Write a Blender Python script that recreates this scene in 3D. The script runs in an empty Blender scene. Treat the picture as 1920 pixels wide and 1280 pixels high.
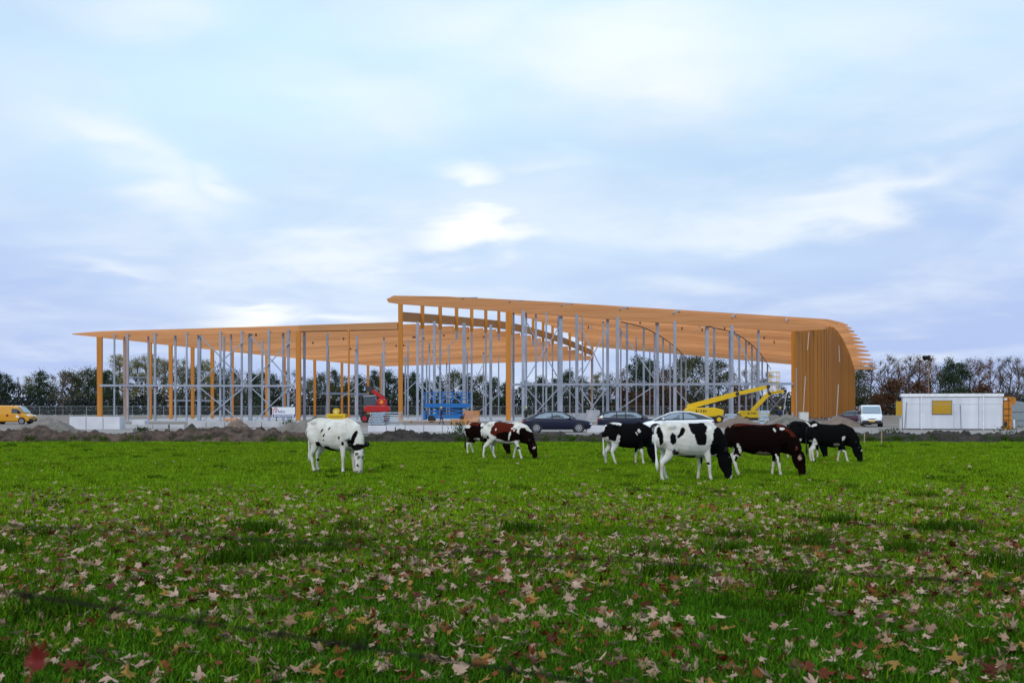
import bpy, math, random
from mathutils import Vector, Matrix, noise
random.seed(7)
R = math.radians
sc = bpy.context.scene
col = sc.collection

# ------------------------------------------------------------------ camera
HC = 1.68            # eye height above the pasture
FPX = 2240.0         # focal length in photo pixels (1920 wide)
cam_d = bpy.data.cameras.new('camera'); cam = bpy.data.objects.new('camera', cam_d); col.objects.link(cam)
cam.location = (0, 0, HC); cam.rotation_euler = (R(90), 0, 0)
cam_d.sensor_width = 36; cam_d.lens = 36 * FPX / 1920; cam_d.shift_y = 125 / 1920
cam_d.clip_start = 0.1; cam_d.clip_end = 6000
cam_d.dof.use_dof = True; cam_d.dof.focus_distance = 45; cam_d.dof.aperture_fstop = 5.0
sc.camera = cam

def at(x, y, Y):     # a photo pixel at a given distance -> place in the world
    return Vector(((x - 960) / FPX * Y, Y, HC - (y - 765) / FPX * Y))
def gx(x, Y): return (x - 960) / FPX * Y

# ------------------------------------------------------------------ sky, sun, exposure
SUN_EL, SUN_AZ = 38, 205            # degrees; azimuth clockwise from +Y
w = bpy.data.worlds.new('World'); sc.world = w; w.use_nodes = True
nt = w.node_tree; nt.nodes.clear()
def wn(t, **k):
    n = nt.nodes.new(t)
    for a, b in k.items(): setattr(n, a, b)
    return n
L = nt.links.new
def wmath(op, a, b=None, c=None):
    n = wn('ShaderNodeMath', operation=op)
    for i, v in enumerate((a, b, c)):
        if v is None: continue
        if isinstance(v, (int, float)): n.inputs[i].default_value = v
        else: L(v, n.inputs[i])
    return n.outputs[0]
def wmix(f, a, b):
    n = wn('ShaderNodeMix', data_type='RGBA')
    for i, v in ((0, f), (6, a), (7, b)):
        if isinstance(v, (int, float)): n.inputs[i].default_value = v
        elif isinstance(v, tuple): n.inputs[i].default_value = (*v, 1)
        else: L(v, n.inputs[i])
    return n.outputs[2]
def wrange(v, a, b, c=0.0, d=1.0):
    n = wn('ShaderNodeMapRange', interpolation_type='SMOOTHSTEP'); L(v, n.inputs[0])
    for i, x in enumerate((a, b, c, d)): n.inputs[i + 1].default_value = x
    return n.outputs[0]
tc = wn('ShaderNodeTexCoord'); sep = wn('ShaderNodeSeparateXYZ'); L(tc.outputs['Generated'], sep.inputs[0])
dx, dy, dz = sep.outputs
zz = wmath('ADD', wmath('MAXIMUM', dz, 0.0), 0.16)
cmb = wn('ShaderNodeCombineXYZ'); L(wmath('DIVIDE', dx, zz), cmb.inputs[0]); L(wmath('DIVIDE', dy, zz), cmb.inputs[1])
def wnoise(scale, detail, rough, off, dist=0.0):
    m = wn('ShaderNodeMapping'); m.inputs['Location'].default_value = off; L(cmb.outputs[0], m.inputs[0])
    n = wn('ShaderNodeTexNoise'); n.inputs['Scale'].default_value = scale; n.inputs['Detail'].default_value = detail
    n.inputs['Roughness'].default_value = rough; n.inputs['Distortion'].default_value = dist
    L(m.outputs[0], n.inputs['Vector']); return n.outputs['Fac']
n_big = wnoise(0.55, 4, 0.5, (3.1, 1.7, 0)); n_mid = wnoise(1.5, 6, 0.55, (8.2, 4.4, 2), .3); n_fine = wnoise(2.6, 6, 0.55, (1.2, 9.3, 5), .4)
el = wmath('ARCSINE', dz); az = wmath('ARCTAN2', dx, dy)
# grey-blue cloud sheet: lavender low down, paler and colder higher up
low, high = (0.50, 0.60, 0.84), (0.59, 0.80, 0.92)
basec = wmix(wrange(el, 0.02, 0.30), low, high)
shade = wmix(wrange(n_big, 0.36, 0.64), (0.82, 0.855, 0.95), (1.03, 1.04, 1.02))
mul = wn('ShaderNodeMix', data_type='RGBA', blend_type='MULTIPLY'); mul.inputs[0].default_value = 1; L(basec, mul.inputs[6]); L(shade, mul.inputs[7])
n_lay = wnoise(2.8, 5, 0.48, (5.5, 2.2, 7), .3)
puff = wmath('ADD', wmath('MULTIPLY', n_mid, 0.72), wmath('MULTIPLY', n_lay, 0.28))
under = wmix(wmath('MULTIPLY', wrange(n_lay, 0.48, 0.72), 0.16), mul.outputs[2], (0.47, 0.53, 0.74))
c1 = wmix(wmath('MULTIPLY', wrange(puff, 0.44, 0.70), 0.60), under, (0.80, 0.87, 0.92))
# thin places where the cloud glows: direction (azimuth, elevation), size, strength
def glow(px, py, sx, sy, amp, tilt=0.0):
    a0 = math.atan((px - 960) / FPX); e0 = math.atan((765 - py) / math.hypot(FPX, px - 960))
    u = wmath('SUBTRACT', az, a0); v = wmath('SUBTRACT', el, e0)
    if tilt: v = wmath('SUBTRACT', v, wmath('MULTIPLY', u, tilt))
    v = wmath('ADD', v, wmath('MULTIPLY', wmath('SUBTRACT', n_lay, 0.5), 0.10 * min(1, sy / 30)))
    u = wmath('DIVIDE', u, sx / FPX); v = wmath('DIVIDE', v, sy / FPX)
    r2 = wmath('ADD', wmath('MULTIPLY', u, u), wmath('MULTIPLY', v, v))
    return wmath('MULTIPLY', wmath('MULTIPLY', wmath('EXPONENT', wmath('MULTIPLY', r2, -1.0)), amp), wrange(puff, 0.30, 0.52, 0.55, 1.1))
gl = None
for g in ((1180, 110, 300, 95, .7), (900, 438, 130, 36, 1.2), (885, 322, 60, 28, .85), (250, 300, 150, 46, .75, -.5),
          (400, 345, 60, 24, .55, -.3), (190, 262, 55, 20, .45), (490, 592, 85, 14, .9), (640, 598, 120, 9, .6), (1640, 365, 230, 34, .7, .2),
          (1790, 240, 110, 34, .30, .1), (640, 465, 260, 36, .5, .15), (1020, 305, 110, 30, .42), (1380, 425, 180, 36, .45), (290, 20, 120, 40, .4),
          (1000, 400, 210, 90, .45), (215, 510, 110, 24, .45), (1500, 60, 160, 60, .3), (700, 180, 220, 60, .3), (900, 30, 200, 70, .4)):
    v = glow(*g); gl = v if gl is None else wmath('MAXIMUM', gl, v)
c2 = wmix(wmath('MINIMUM', gl, 1.0), c1, (0.92, 0.95, 0.95))
side = wrange(wmath('ABSOLUTE', az), 0.20, 0.46)
c3 = wmix(wmath('MULTIPLY', side, 0.22), c2, (0.42, 0.52, 0.84))
sky = wn('ShaderNodeTexSky', sky_type='NISHITA'); sky.sun_disc = False; sky.sun_elevation = R(SUN_EL); sky.sun_rotation = R(SUN_AZ); sky.dust_density = 2
b1 = wn('ShaderNodeBackground'); L(sky.outputs[0], b1.inputs[0]); b1.inputs[1].default_value = 0.05
b2 = wn('ShaderNodeBackground'); L(c3, b2.inputs[0]); b2.inputs[1].default_value = 0.97
ms = wn('ShaderNodeMixShader'); ms.inputs[0].default_value = 0.93; L(b1.outputs[0], ms.inputs[1]); L(b2.outputs[0], ms.inputs[2])
wo = wn('ShaderNodeOutputWorld'); L(ms.outputs[0], wo.inputs[0])

sl = bpy.data.lights.new('sun', 'SUN'); sl.energy = 1.3; sl.angle = R(25); sl.color = (1, 0.95, 0.88)
so = bpy.data.objects.new('sun', sl); col.objects.link(so)
sd = Vector((math.sin(R(SUN_AZ)) * math.cos(R(SUN_EL)), math.cos(R(SUN_AZ)) * math.cos(R(SUN_EL)), math.sin(R(SUN_EL))))
so.rotation_euler = sd.to_track_quat('Z', 'Y').to_euler()
vs = sc.view_settings; vs.view_transform = 'Standard'; vs.look = 'None'; vs.exposure = 0.28; vs.gamma = 1.0; vs.use_curve_mapping = False
sc.render.engine = 'CYCLES'; sc.cycles.max_bounces = 6; sc.cycles.transparent_max_bounces = 8
sc.cycles.use_denoising = True

# ------------------------------------------------------------------ helpers
MATS = {}
def mat(name, c, rough=0.7, metal=0.0, var=0.15, scale=6.0, bump=0.0, bscale=40.0, c2=None, spec=0.4, stretch=None, attr=None, coat=0.0, transl=0.0, emit=None, rnd=0.0):
    if name in MATS: return MATS[name]
    m = bpy.data.materials.new(name); m.use_nodes = True; MATS[name] = m
    t = m.node_tree; p = t.nodes['Principled BSDF']; l = t.links.new
    p.inputs['Roughness'].default_value = rough; p.inputs['Metallic'].default_value = metal
    p.inputs['Specular IOR Level'].default_value = spec; p.inputs['Coat Weight'].default_value = coat
    tcn = t.nodes.new('ShaderNodeTexCoord'); mp = t.nodes.new('ShaderNodeMapping'); l(tcn.outputs['Object'], mp.inputs[0])
    if stretch: mp.inputs['Scale'].default_value = stretch
    n = t.nodes.new('ShaderNodeTexNoise'); n.inputs['Scale'].default_value = scale; n.inputs['Detail'].default_value = 6; l(mp.outputs[0], n.inputs['Vector'])
    mx = t.nodes.new('ShaderNodeMix'); mx.data_type = 'RGBA'
    rp = t.nodes.new('ShaderNodeMapRange'); l(n.outputs['Fac'], rp.inputs[0]); rp.inputs[1].default_value = .3; rp.inputs[2].default_value = .7; l(rp.outputs[0], mx.inputs[0])
    if c2 is None: ca, cb = tuple(x * (1 - var) for x in c), tuple(min(1, x * (1 + var)) for x in c)
    else: ca, cb = c, c2
    mx.inputs[6].default_value = (*ca, 1); mx.inputs[7].default_value = (*cb, 1)
    out = mx.outputs[2]
    if attr:
        a = t.nodes.new('ShaderNodeAttribute'); a.attribute_name = attr
        mm = t.nodes.new('ShaderNodeMix'); mm.data_type = 'RGBA'; mm.blend_type = 'MULTIPLY'; mm.inputs[0].default_value = 1
        l(out, mm.inputs[6]); l(a.outputs['Color'], mm.inputs[7]); out = mm.outputs[2]
    if rnd:
        oi = t.nodes.new('ShaderNodeObjectInfo'); hs = t.nodes.new('ShaderNodeHueSaturation')
        r1 = t.nodes.new('ShaderNodeMapRange'); l(oi.outputs['Random'], r1.inputs[0]); r1.inputs[3].default_value = 1 - rnd; r1.inputs[4].default_value = 1 + rnd
        l(r1.outputs[0], hs.inputs['Value']); l(out, hs.inputs['Color']); out = hs.outputs[0]
    l(out, p.inputs['Base Color'])
    if emit: p.inputs['Emission Color'].default_value = (*emit, 1); p.inputs['Emission Strength'].default_value = 1
    if bump:
        b = t.nodes.new('ShaderNodeBump'); n2 = t.nodes.new('ShaderNodeTexNoise'); n2.inputs['Scale'].default_value = bscale; n2.inputs['Detail'].default_value = 5
        l(mp.outputs[0], n2.inputs['Vector']); l(n2.outputs['Fac'], b.inputs['Height']); b.inputs['Strength'].default_value = bump; l(b.outputs[0], p.inputs['Normal'])
    if transl:
        tr = t.nodes.new('ShaderNodeBsdfTranslucent'); l(out, tr.inputs[0]); ms_ = t.nodes.new('ShaderNodeMixShader'); ms_.inputs[0].default_value = transl
        l(p.outputs[0], ms_.inputs[1]); l(tr.outputs[0], ms_.inputs[2]); l(ms_.outputs[0], t.nodes['Material Output'].inputs[0])
    return m

class MB:
    def __init__(s): s.v = []; s.f = []
    def poly(s, pts):
        b = len(s.v); s.v += [tuple(p) for p in pts]; s.f.append(tuple(range(b, b + len(pts)))); return s
    def hexa(s, p):                       # 8 points: bottom 4, top 4
        b = len(s.v); s.v += [tuple(q) for q in p]
        for f in ((0, 3, 2, 1), (4, 5, 6, 7), (0, 1, 5, 4), (1, 2, 6, 5), (2, 3, 7, 6), (3, 0, 4, 7)): s.f.append(tuple(b + i for i in f))
        return s
    def box(s, x0, x1, y0, y1, z0, z1):
        return s.hexa([(x0, y0, z0), (x1, y0, z0), (x1, y1, z0), (x0, y1, z0), (x0, y0, z1), (x1, y0, z1), (x1, y1, z1), (x0, y1, z1)])
    def bar(s, a, b, w, h=None, up=(0, 0, 1)):
        a, b = Vector(a), Vector(b); d = (b - a).normalized(); u = Vector(up)
        if abs(d.dot(u)) > .98: u = Vector((0, 1, 0))
        l = d.cross(u).normalized() * (w / 2); t = l.cross(d).normalized() * ((h or w) / 2)
        return s.hexa([a - l - t, a + l - t, b + l - t, b - l - t, a - l + t, a + l + t, b + l + t, b - l + t])
    def prism(s, prof, y0, y1):           # side profile (x, z) extruded along y
        n = len(prof); b = len(s.v)
        s.v += [(x, y0, z) for x, z in prof] + [(x, y1, z) for x, z in prof]
        s.f.append(tuple(range(b, b + n))); s.f.append(tuple(range(b + 2 * n - 1, b + n - 1, -1)))
        for i in range(n): j = (i + 1) % n; s.f.append((b + i, b + n + i, b + n + j, b + j))
        return s
    def tube(s, pts, rad, n=8, cap=True, lat=(0, 1, 0)):   # rad: r or (lateral, in-plane)
        pts = [Vector(p) for p in pts]; b0 = len(s.v); k = len(pts); lat = Vector(lat)
        for i, p in enumerate(pts):
            d = (pts[min(i + 1, k - 1)] - pts[max(i - 1, 0)]).normalized(); l0 = lat
            if abs(d.dot(l0)) > .95: l0 = Vector((1, 0, 0)) if abs(d.x) < .9 else Vector((0, 0, 1))
            l = (l0 - l0.dot(d) * d).normalized(); u = d.cross(l)
            r = rad[i] if isinstance(rad, (list, tuple)) else rad
            rl, ru = r if isinstance(r, tuple) else (r, r)
            for j in range(n):
                a = 2 * math.pi * j / n; s.v.append(tuple(p + l * (math.cos(a) * rl) + u * (math.sin(a) * ru)))
        for i in range(k - 1):
            for j in range(n):
                a = b0 + i * n + j; c = b0 + i * n + (j + 1) % n; s.f.append((a, c, c + n, a + n))
        if cap:
            s.f.append(tuple(range(b0 + n - 1, b0 - 1, -1))); e = b0 + (k - 1) * n; s.f.append(tuple(range(e, e + n)))
        return s
    def cyl(s, c, axis, r, h, n=16):
        c = Vector(c); a = Vector(axis).normalized() * (h / 2); return s.tube([c - a, c + a], r, n)
    def ball(s, c, r, n=10, m=6):
        c = Vector(c); rr = r if isinstance(r, tuple) else (r, r, r); b = len(s.v)
        for i in range(m + 1):
            th = math.pi * i / m
            for j in range(n):
                ph = 2 * math.pi * j / n
                s.v.append((c.x + rr[0] * math.sin(th) * math.cos(ph), c.y + rr[1] * math.sin(th) * math.sin(ph), c.z + rr[2] * math.cos(th)))
        for i in range(m):
            for j in range(n):
                a = b + i * n + j; d = b + i * n + (j + 1) % n; s.f.append((a, a + n, d + n, d))
        return s
    def mesh(s, name, m, smooth=False):
        me = bpy.data.meshes.new(name); me.from_pydata(s.v, [], s.f); me.update()
        if m: me.materials.append(m)
        if smooth:
            for p in me.polygons: p.use_smooth = True
        return me
    def build(s, name, m, parent=None, smooth=False, bevel=0.0):
        o = bpy.data.objects.new(name, s.mesh(name, m, smooth)); col.objects.link(o)
        if parent: o.parent = parent
        if bevel:
            b = o.modifiers.new('bevel', 'BEVEL'); b.width = bevel; b.segments = 2; b.limit_method = 'ANGLE'
        return o
def obj(name, me, parent=None, loc=None):
    o = bpy.data.objects.new(name, me); col.objects.link(o)
    if parent: o.parent = parent
    if loc is not None: o.location = loc
    return o
def tag(o, label, cat, group=None, kind=None):
    o['label'] = label; o['category'] = cat
    if group: o['group'] = group
    if kind: o['kind'] = kind
    return o
def thing(name, label, cat, loc=(0, 0, 0), rz=0.0, group=None):
    o = bpy.data.objects.new(name, None); col.objects.link(o); o.location = loc; o.rotation_euler = (0, 0, rz); o.empty_display_size = .2
    return tag(o, label, cat, group)
def struct(o): o['kind'] = 'structure'; return o
def copy_tree(o, parent=None):
    c = o.copy(); col.objects.link(c); c.parent = parent
    for ch in list(o.children): copy_tree(ch, c)
    return c
def lerp(a, b, t): return a + (b - a) * t
def curve(keys, t):                        # smooth interpolation through (t, v) keys
    for i in range(len(keys) - 1):
        t0, v0 = keys[i]; t1, v1 = keys[i + 1]
        if t <= t1 or i == len(keys) - 2:
            p0 = keys[i - 1] if i else (2 * t0 - t1, 2 * v0 - v1); p3 = keys[i + 2] if i + 2 < len(keys) else (2 * t1 - t0, 2 * v1 - v0)
            m0 = (v1 - p0[1]) / (t1 - p0[0]) * (t1 - t0); m1 = (p3[1] - v0) / (p3[0] - t0) * (t1 - t0)
            s = (t - t0) / (t1 - t0); s2 = s * s; s3 = s2 * s
            return (2 * s3 - 3 * s2 + 1) * v0 + (s3 - 2 * s2 + s) * m0 + (-2 * s3 + 3 * s2) * v1 + (s3 - s2) * m1
def fbm(x, y, s=1.0, o=4): return noise.fractal(Vector((x * s, y * s, 3.3)), 1.0, 2.0, o)
def blackmat(): return mat('rubber_black', (.018, .018, .02), .75)
ORD = ['first', 'second', 'third', 'fourth', 'fifth', 'sixth', 'seventh', 'eighth', 'ninth', 'tenth', 'eleventh', 'twelfth', 'thirteenth', 'fourteenth', 'fifteenth', 'sixteenth', 'seventeenth', 'eighteenth', 'nineteenth', 'twentieth', 'twenty-first', 'twenty-second', 'twenty-third', 'twenty-fourth', 'twenty-fifth', 'twenty-sixth', 'twenty-seventh', 'twenty-eighth']

# ------------------------------------------------------------------ ground
def sheet(name, x0, x1, y0, y1, z, m, nx=1, ny=1, f=None):
    b = MB()
    for j in range(ny + 1):
        for i in range(nx + 1):
            x = lerp(x0, x1, i / nx); y = lerp(y0, y1, j / ny); b.v.append((x, y, z + (f(x, y) if f else 0)))
    for j in range(ny):
        for i in range(nx): a = j * (nx + 1) + i; b.f.append((a, a + 1, a + nx + 2, a + nx + 1))
    return struct(b.build(name, m, smooth=bool(f)))
m_far = mat('rough_land', (.07, .085, .03), .95, c2=(.13, .11, .06), scale=.06)
sheet('ground', -3000, 3000, -200, 4000, -.16, m_far)
m_sand = mat('building_sand', (.15, .12, .10), .95, c2=(.27, .225, .195), scale=.12, bump=.5, bscale=2.0)
sheet('site_ground', -260, 260, 62, 300, -.006, m_sand)
m_past = mat('pasture_soil', (.014, .024, .003), .95, c2=(.050, .075, .008), scale=.7, bump=.6, bscale=18, spec=.02)
sheet('pasture', -70, 70, -8, 58.6, 0.0, m_past, 70, 66, lambda x, y: .035 * fbm(x, y, .35) - .02)
m_road = mat('trodden_track', (.21, .18, .165), .9, c2=(.33, .295, .275), scale=.5, bump=.4, bscale=6, stretch=(.25, 1, 1))
sheet('access_track', -40, 130, 76, 100, .002, m_road, 60, 10, lambda x, y: .03 + .03 * fbm(x, y, .4))
# the ridge of dug earth between pasture and site
def earth(name, x0, x1, y0, y1, h, m, nx, ny, seed=0.0, rag=.35, label=None, peak=None, clods=1.0):
    b = MB()
    for j in range(ny + 1):
        for i in range(nx + 1):
            u, v = i / nx, j / ny; x = lerp(x0, x1, u); y = lerp(y0, y1, v)
            n1 = noise.fractal(Vector((x * .45 + seed, y * .45, seed)), 1, 2, 5); n2 = noise.fractal(Vector((x * 2.2 + seed, y * 2.2, 1)), .8, 2, 4)
            if peak is None: e = math.sin(math.pi * v) ** .6 * min(1, u * 12, (1 - u) * 12); hh = h(x) if callable(h) else h
            else:
                r = math.hypot((u - peak) / (peak if u < peak else 1 - peak), (v - .5) * 2); e = max(0, 1 - r) ** .9; hh = h
            b.v.append((x, y, -.03 + e * hh * (1 + rag * n1) + clods * .15 * n2 * min(1, e * 4)))
    for j in range(ny):
        for i in range(nx): a = j * (nx + 1) + i; b.f.append((a, a + 1, a + nx + 2, a + nx + 1))
    o = b.build(name, m, smooth=False)
    if label: tag(o, label, 'earth heap', 'heaps of dug earth and sand')
    else: struct(o)
    return o
m_soil = mat('dug_soil', (.022, .015, .011), .95, c2=(.135, .090, .066), scale=1.6, bump=.9, bscale=5)
m_soil2 = mat('dry_soil', (.10, .085, .07), .95, c2=(.23, .20, .175), scale=1.0, bump=.9, bscale=5)
m_soil3 = mat('brown_sand', (.15, .105, .08), .95, c2=(.21, .16, .125), scale=1.2, bump=.5, bscale=9)
m_dark = mat('black_earth', (.012, .010, .009), .95, c2=(.055, .043, .034), scale=1.5, bump=.9, bscale=5)
earth('earth_bank', -36, -9, 58.2, 64, lambda x: .46 + .12 * math.sin(x * .7), m_soil, 340, 60, 1.0, .6, None, None, 1.5)
earth('earth_bank', -9.4, 40, 58.2, 63, lambda x: .38 + .08 * math.sin(x * .9 + 1), m_dark, 560, 50, 4.0, .6, None, None, 1.4)
for (xa, xb, Y, dep, h, pk, m, lab, sd_) in (
    (-30, 190, 64, 5, 1.15, .55, m_soil2, 'long grey earth mound in front of the yellow van', 2.2),
    (328, 392, 63, 2.6, .88, .5, m_dark, 'small dark clod heap on the bank, left of the brown cone', 5.1),
    (395, 495, 66, 4.0, 1.18, .5, m_soil3, 'brown cone of sand left of the white cow', 7.3),
    (470, 690, 65, 5, 1.35, .56, m_soil2, 'large grey earth mound behind the rump of the white cow', 9.9),
    (1330, 1440, 104, 6, 1.0, .5, m_soil3, 'low brown sand heap between the white car and the galvanised bundle', 3.0),
    (1425, 1535, 108, 7, 1.2, .45, m_soil2, 'grey sand heap behind the black cows, left of the timber wall', 12.0),
    (1530, 1622, 110, 7, 1.0, .45, m_soil3, 'low sand heap at the foot of the timber wall beside the white van', 14.0)):
    earth('earth_heap', gx(xa, Y), gx(xb, Y), Y - dep / 2, Y + dep / 2, h, m, 90, 34, sd_, .18, lab, pk, .8)

# ------------------------------------------------------------------ timber hall under construction
Y0, DEP, NB = 150.0, 106.0, 17
hall = thing('timber_hall', 'long unfinished hall of orange glued-timber beams on grey steel columns', 'building', (0, Y0, 0))
def T(p): return Vector((p[0], p[1] - Y0, p[2]))
m_beam = mat('glulam_beam', (.54, .225, .085), .6, c2=(.70, .335, .145), scale=1.6, stretch=(.10, 1, 5), bump=.15, bscale=8, rnd=.17, spec=.2)
m_post = mat('glulam_post', (.44, .155, .015), .6, c2=(.55, .215, .028), scale=1.4, stretch=(5, 5, .10), bump=.15, bscale=8, rnd=.10)
m_wall = mat('glulam_wall', (.40, .135, .010), .65, c2=(.52, .195, .018), scale=1.4, stretch=(5, 5, .10), bump=.2, bscale=8, rnd=.12, spec=.2)
m_edge = mat('glulam_edge', (.42, .19, .072), .6, c2=(.52, .25, .10), scale=1.5, stretch=(.1, 1, 4), rnd=.08)
m_steel = mat('galvanised_steel', (.25, .275, .34), .5, .2, c2=(.34, .365, .44), scale=.8, rnd=.10)
m_bolt = mat('dark_iron', (.05, .045, .05), .6, .4)
def tt(i): return i / (NB - 1)
def yy(t): return Y0 + DEP * t
COLPX = [187, 235, 281, 320, 361, 398, 435, 468, 500, 533, 562, 590, 616, 641, 667, 690, 714]
XA = lambda t: curve([(k / 16, gx(p, Y0 + DEP * k / 16)) for k, p in enumerate(COLPX)], t)
XB = lambda t: lerp(-14.0, 16.9, t)
XR = lambda t: curve([(0, 35), (.14, 42.7), (.3, 48.5), (.5, 55.5), (1, 72.9)], t)
HA = lambda t: 10.6 + .05 * math.sin(3 * t)
HB = lambda t: curve([(0, 11.5), (.22, 12.6), (.45, 13.5), (.75, 13.2), (1, 11.97)], t)
HL = lambda t: curve([(0, 14.7), (.1, 15.5), (.2, 16.15), (.44, 17.35), (.73, 17.0), (.87, 16.1), (1, 14.9)], t)
HR = lambda t: curve([(0, 11.25), (.14, 12.7), (.3, 13.8), (.55, 13.45), (.8, 11.9), (1, 9.9)], t)
XT = lambda t: gx(curve([(0, 1548), (.3, 1588), (.55, 1612), (.8, 1632), (1, 1643)], t), yy(t))
def zlow(t, x): return lerp(HA(t), HB(t), (x - XA(t)) / (XB(t) - XA(t)))
def zhigh(t, x): return lerp(HL(t), HR(t), (x - XB(t)) / (XR(t) - XB(t)))
BW = .24
for i in range(NB):                        # low roof: one beam per bay, thin pointed end over the left columns
    t = tt(i); y = yy(t) - Y0; a, b = XA(t), XB(t); ha, hb = HA(t), HB(t); j = random.uniform(-.02, .02)
    prof = [(a - 3.4, ha + .33), (a - .2, ha), (b - .05, hb), (b - .05, hb + .92), (a + .2, ha + .74), (a - 3.4, ha + .45)]
    MB().prism([(x, z + j) for x, z in prof], y - BW / 2, y + BW / 2).build('roof_beam', m_beam, hall)
for i in range(NB):                        # high roof
    t = tt(i); y = yy(t) - Y0; a, b, tp = XB(t), XR(t), XT(t); hl, hr = HL(t), HR(t); sl_ = (hr - hl) / (b - a); j = random.uniform(-.02, .02)
    o1 = 1.75
    prof = [(a - o1, hl + .5 - sl_ * o1), (a - o1 + .25, hl + .12 - sl_ * (o1 - .25)), (a, hl), (b, hr), (tp, hr + sl_ * (tp - b) + .62), (tp, hr + sl_ * (tp - b) + .8), (b, hr + 1.2), (a + 16, hl + sl_ * 16 + 1.45), (a + 6, hl + sl_ * 6 + 1.38), (a - o1 + .9, hl + .95 - sl_ * o1)]
    MB().prism([(x, z + j) for x, z in prof], y - BW / 2, y + BW / 2).build('roof_beam', m_beam if i < NB - 1 else m_edge, hall)
# dark edge beams along the step between the two roofs
for i in range(NB - 1):
    t0, t1 = tt(i), tt(i + 1); z0, z1 = HB(t0) + 1.05, HB(t1) + 1.05
    p = [(XB(t0), yy(t0) + BW / 2), (XB(t1), yy(t1) - BW / 2)]
    MB().bar(T((p[0][0] + .02, p[0][1], z0 + .62)), T((p[1][0] + .02, p[1][1], z1 + .62)), .2, 1.22).build('edge_beam', m_edge, hall)
MB().prism([(gx(560, 149.6), zlow(0, gx(560, 149.6)) + .12), (XB(0) - .35, zlow(0, XB(0)) + .08), (XB(0) - .35, zlow(0, XB(0)) + .955), (gx(560, 149.6), zlow(0, gx(560, 149.6)) + .86)], -.36, -.125).build('edge_beam', m_edge, hall)
def post(x, y, z0, z1, wx, wy, m, name, taper=0.0):
    x0, x1 = x - wx / 2, x + wx / 2; tx = taper
    return MB().hexa([(x0 + tx, y - wy / 2, z0), (x1 - tx * .2, y - wy / 2, z0), (x1 - tx * .2, y + wy / 2, z0), (x0 + tx, y + wy / 2, z0), (x0, y - wy / 2, z1), (x1, y - wy / 2, z1), (x1, y + wy / 2, z1), (x0, y + wy / 2, z1)]).build(name, m, hall)
def steel(x, y, z0, z1, w=.3, name='steel_column'):   # I-section column
    b = MB(); f = .05; w *= .82
    b.box(x - w / 2, x + w / 2, y - w / 2, y - w / 2 + f, z0, z1); b.box(x - w / 2, x + w / 2, y + w / 2 - f, y + w / 2, z0, z1); b.box(x - f / 2, x + f / 2, y - w / 2 + f, y + w / 2 - f, z0, z1)
    b.box(x - w * .7, x + w * .7, y - w * .7, y + w * .7, z0 - .02, z0 + .04)
    return b.build(name, m_steel, hall)
# timber columns of the left side, one under each pointed beam end
for i in range(NB):
    t = tt(i); post(XA(t), yy(t) - Y0, 0, HA(t) + .02, .66 if i == 0 else .5, .42, m_post, 'timber_column', .08)
# front timber columns
for px, wd, ztop in ((560, .56, None), (654.5, .22, None), (953, .66, None)):
    x = gx(px, 149.7); zt = (zlow(0, x) + .1) if px < 740 else zhigh(0, x) + .05
    post(x, -.62 if px < 900 else -.4, 0, zt, wd, .42, m_post, 'timber_column', .04)
post(XB(0), 0, 0, HL(0) + .02, .56, .5, m_post, 'timber_column', .03)
post(XB(1) + .3, DEP + .55, 0, HB(1) + .3, .5, .5, m_post, 'timber_column')
# row under the step: steel below, short timber posts above
for i in range(1, NB):
    t = tt(i); x = XB(t) + .32; y = yy(t) - Y0
    post(x, y, HB(t) + .3, HL(t) + .02, .5, .34, m_post, 'clerestory_post')
    if i % 3 != 0: steel(x, y, 0, HB(t) + .3, .32)
    else: post(x, y - .05, HB(t) - .9, HB(t) + .3, .3, .3, m_steel, 'hanger')
# front row of steel columns (photo column lines)
FL = [(217, .22), (230, .2), (242, .3), (275, .24), (293, .32), (326, .28), (352, .24), (371, .5), (415, .28), (431, .24), (455, .28), (467, .52), (505.6, .34), (529, .3), (542, .36), (569, .36)]
for k, (px, wd) in enumerate(FL):
    x = gx(px, 150); steel(x, -.5 if k % 2 == 0 else .7, 0, zlow(0, x) + (.35 if k % 2 == 0 else 0), wd)
FR = [(963, .3), (981, .46), (1005, .3), (1024, .26), (1052, .56), (1081, .44), (1140, .42), (1157, .46), (1234, .4), (1264, .4), (1327, .5), (1371, .42), (1424, .3)]
for k, (px, wd) in enumerate(FR):
    x = gx(px, 150); steel(x, -.5 if k % 2 else .6, 0, zhigh(0, x) + (.25 if k % 2 else 0), wd)
steel(gx(783, 150), -.1, 0, HB(0) + 1, .36); steel(gx(814, 150), .3, 0, 12.6, .4); steel(gx(870, 150), .4, 0, 12.4, .5); steel(gx(920, 150), .4, 0, 12.2, .42)
# inner rows running back through the hall
def row(u0, u1, n, hi, w=.3, skip=()):
    for k in range(n):
        if k in skip: continue
        t = (k + .5) / n; u = lerp(u0, u1, t)
        if hi: x = lerp(XB(t), XR(t), u); z = zhigh(t, x)
        else: x = lerp(XA(t), XB(t), u); z = zlow(t, x)
        steel(x, yy(t) - Y0 + .4, 0, z + .05, w)
row(.34, .36, 9, False, .3); row(.70, .66, 10, False, .3)
row(.27, .25, 7, True, .3)
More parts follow.
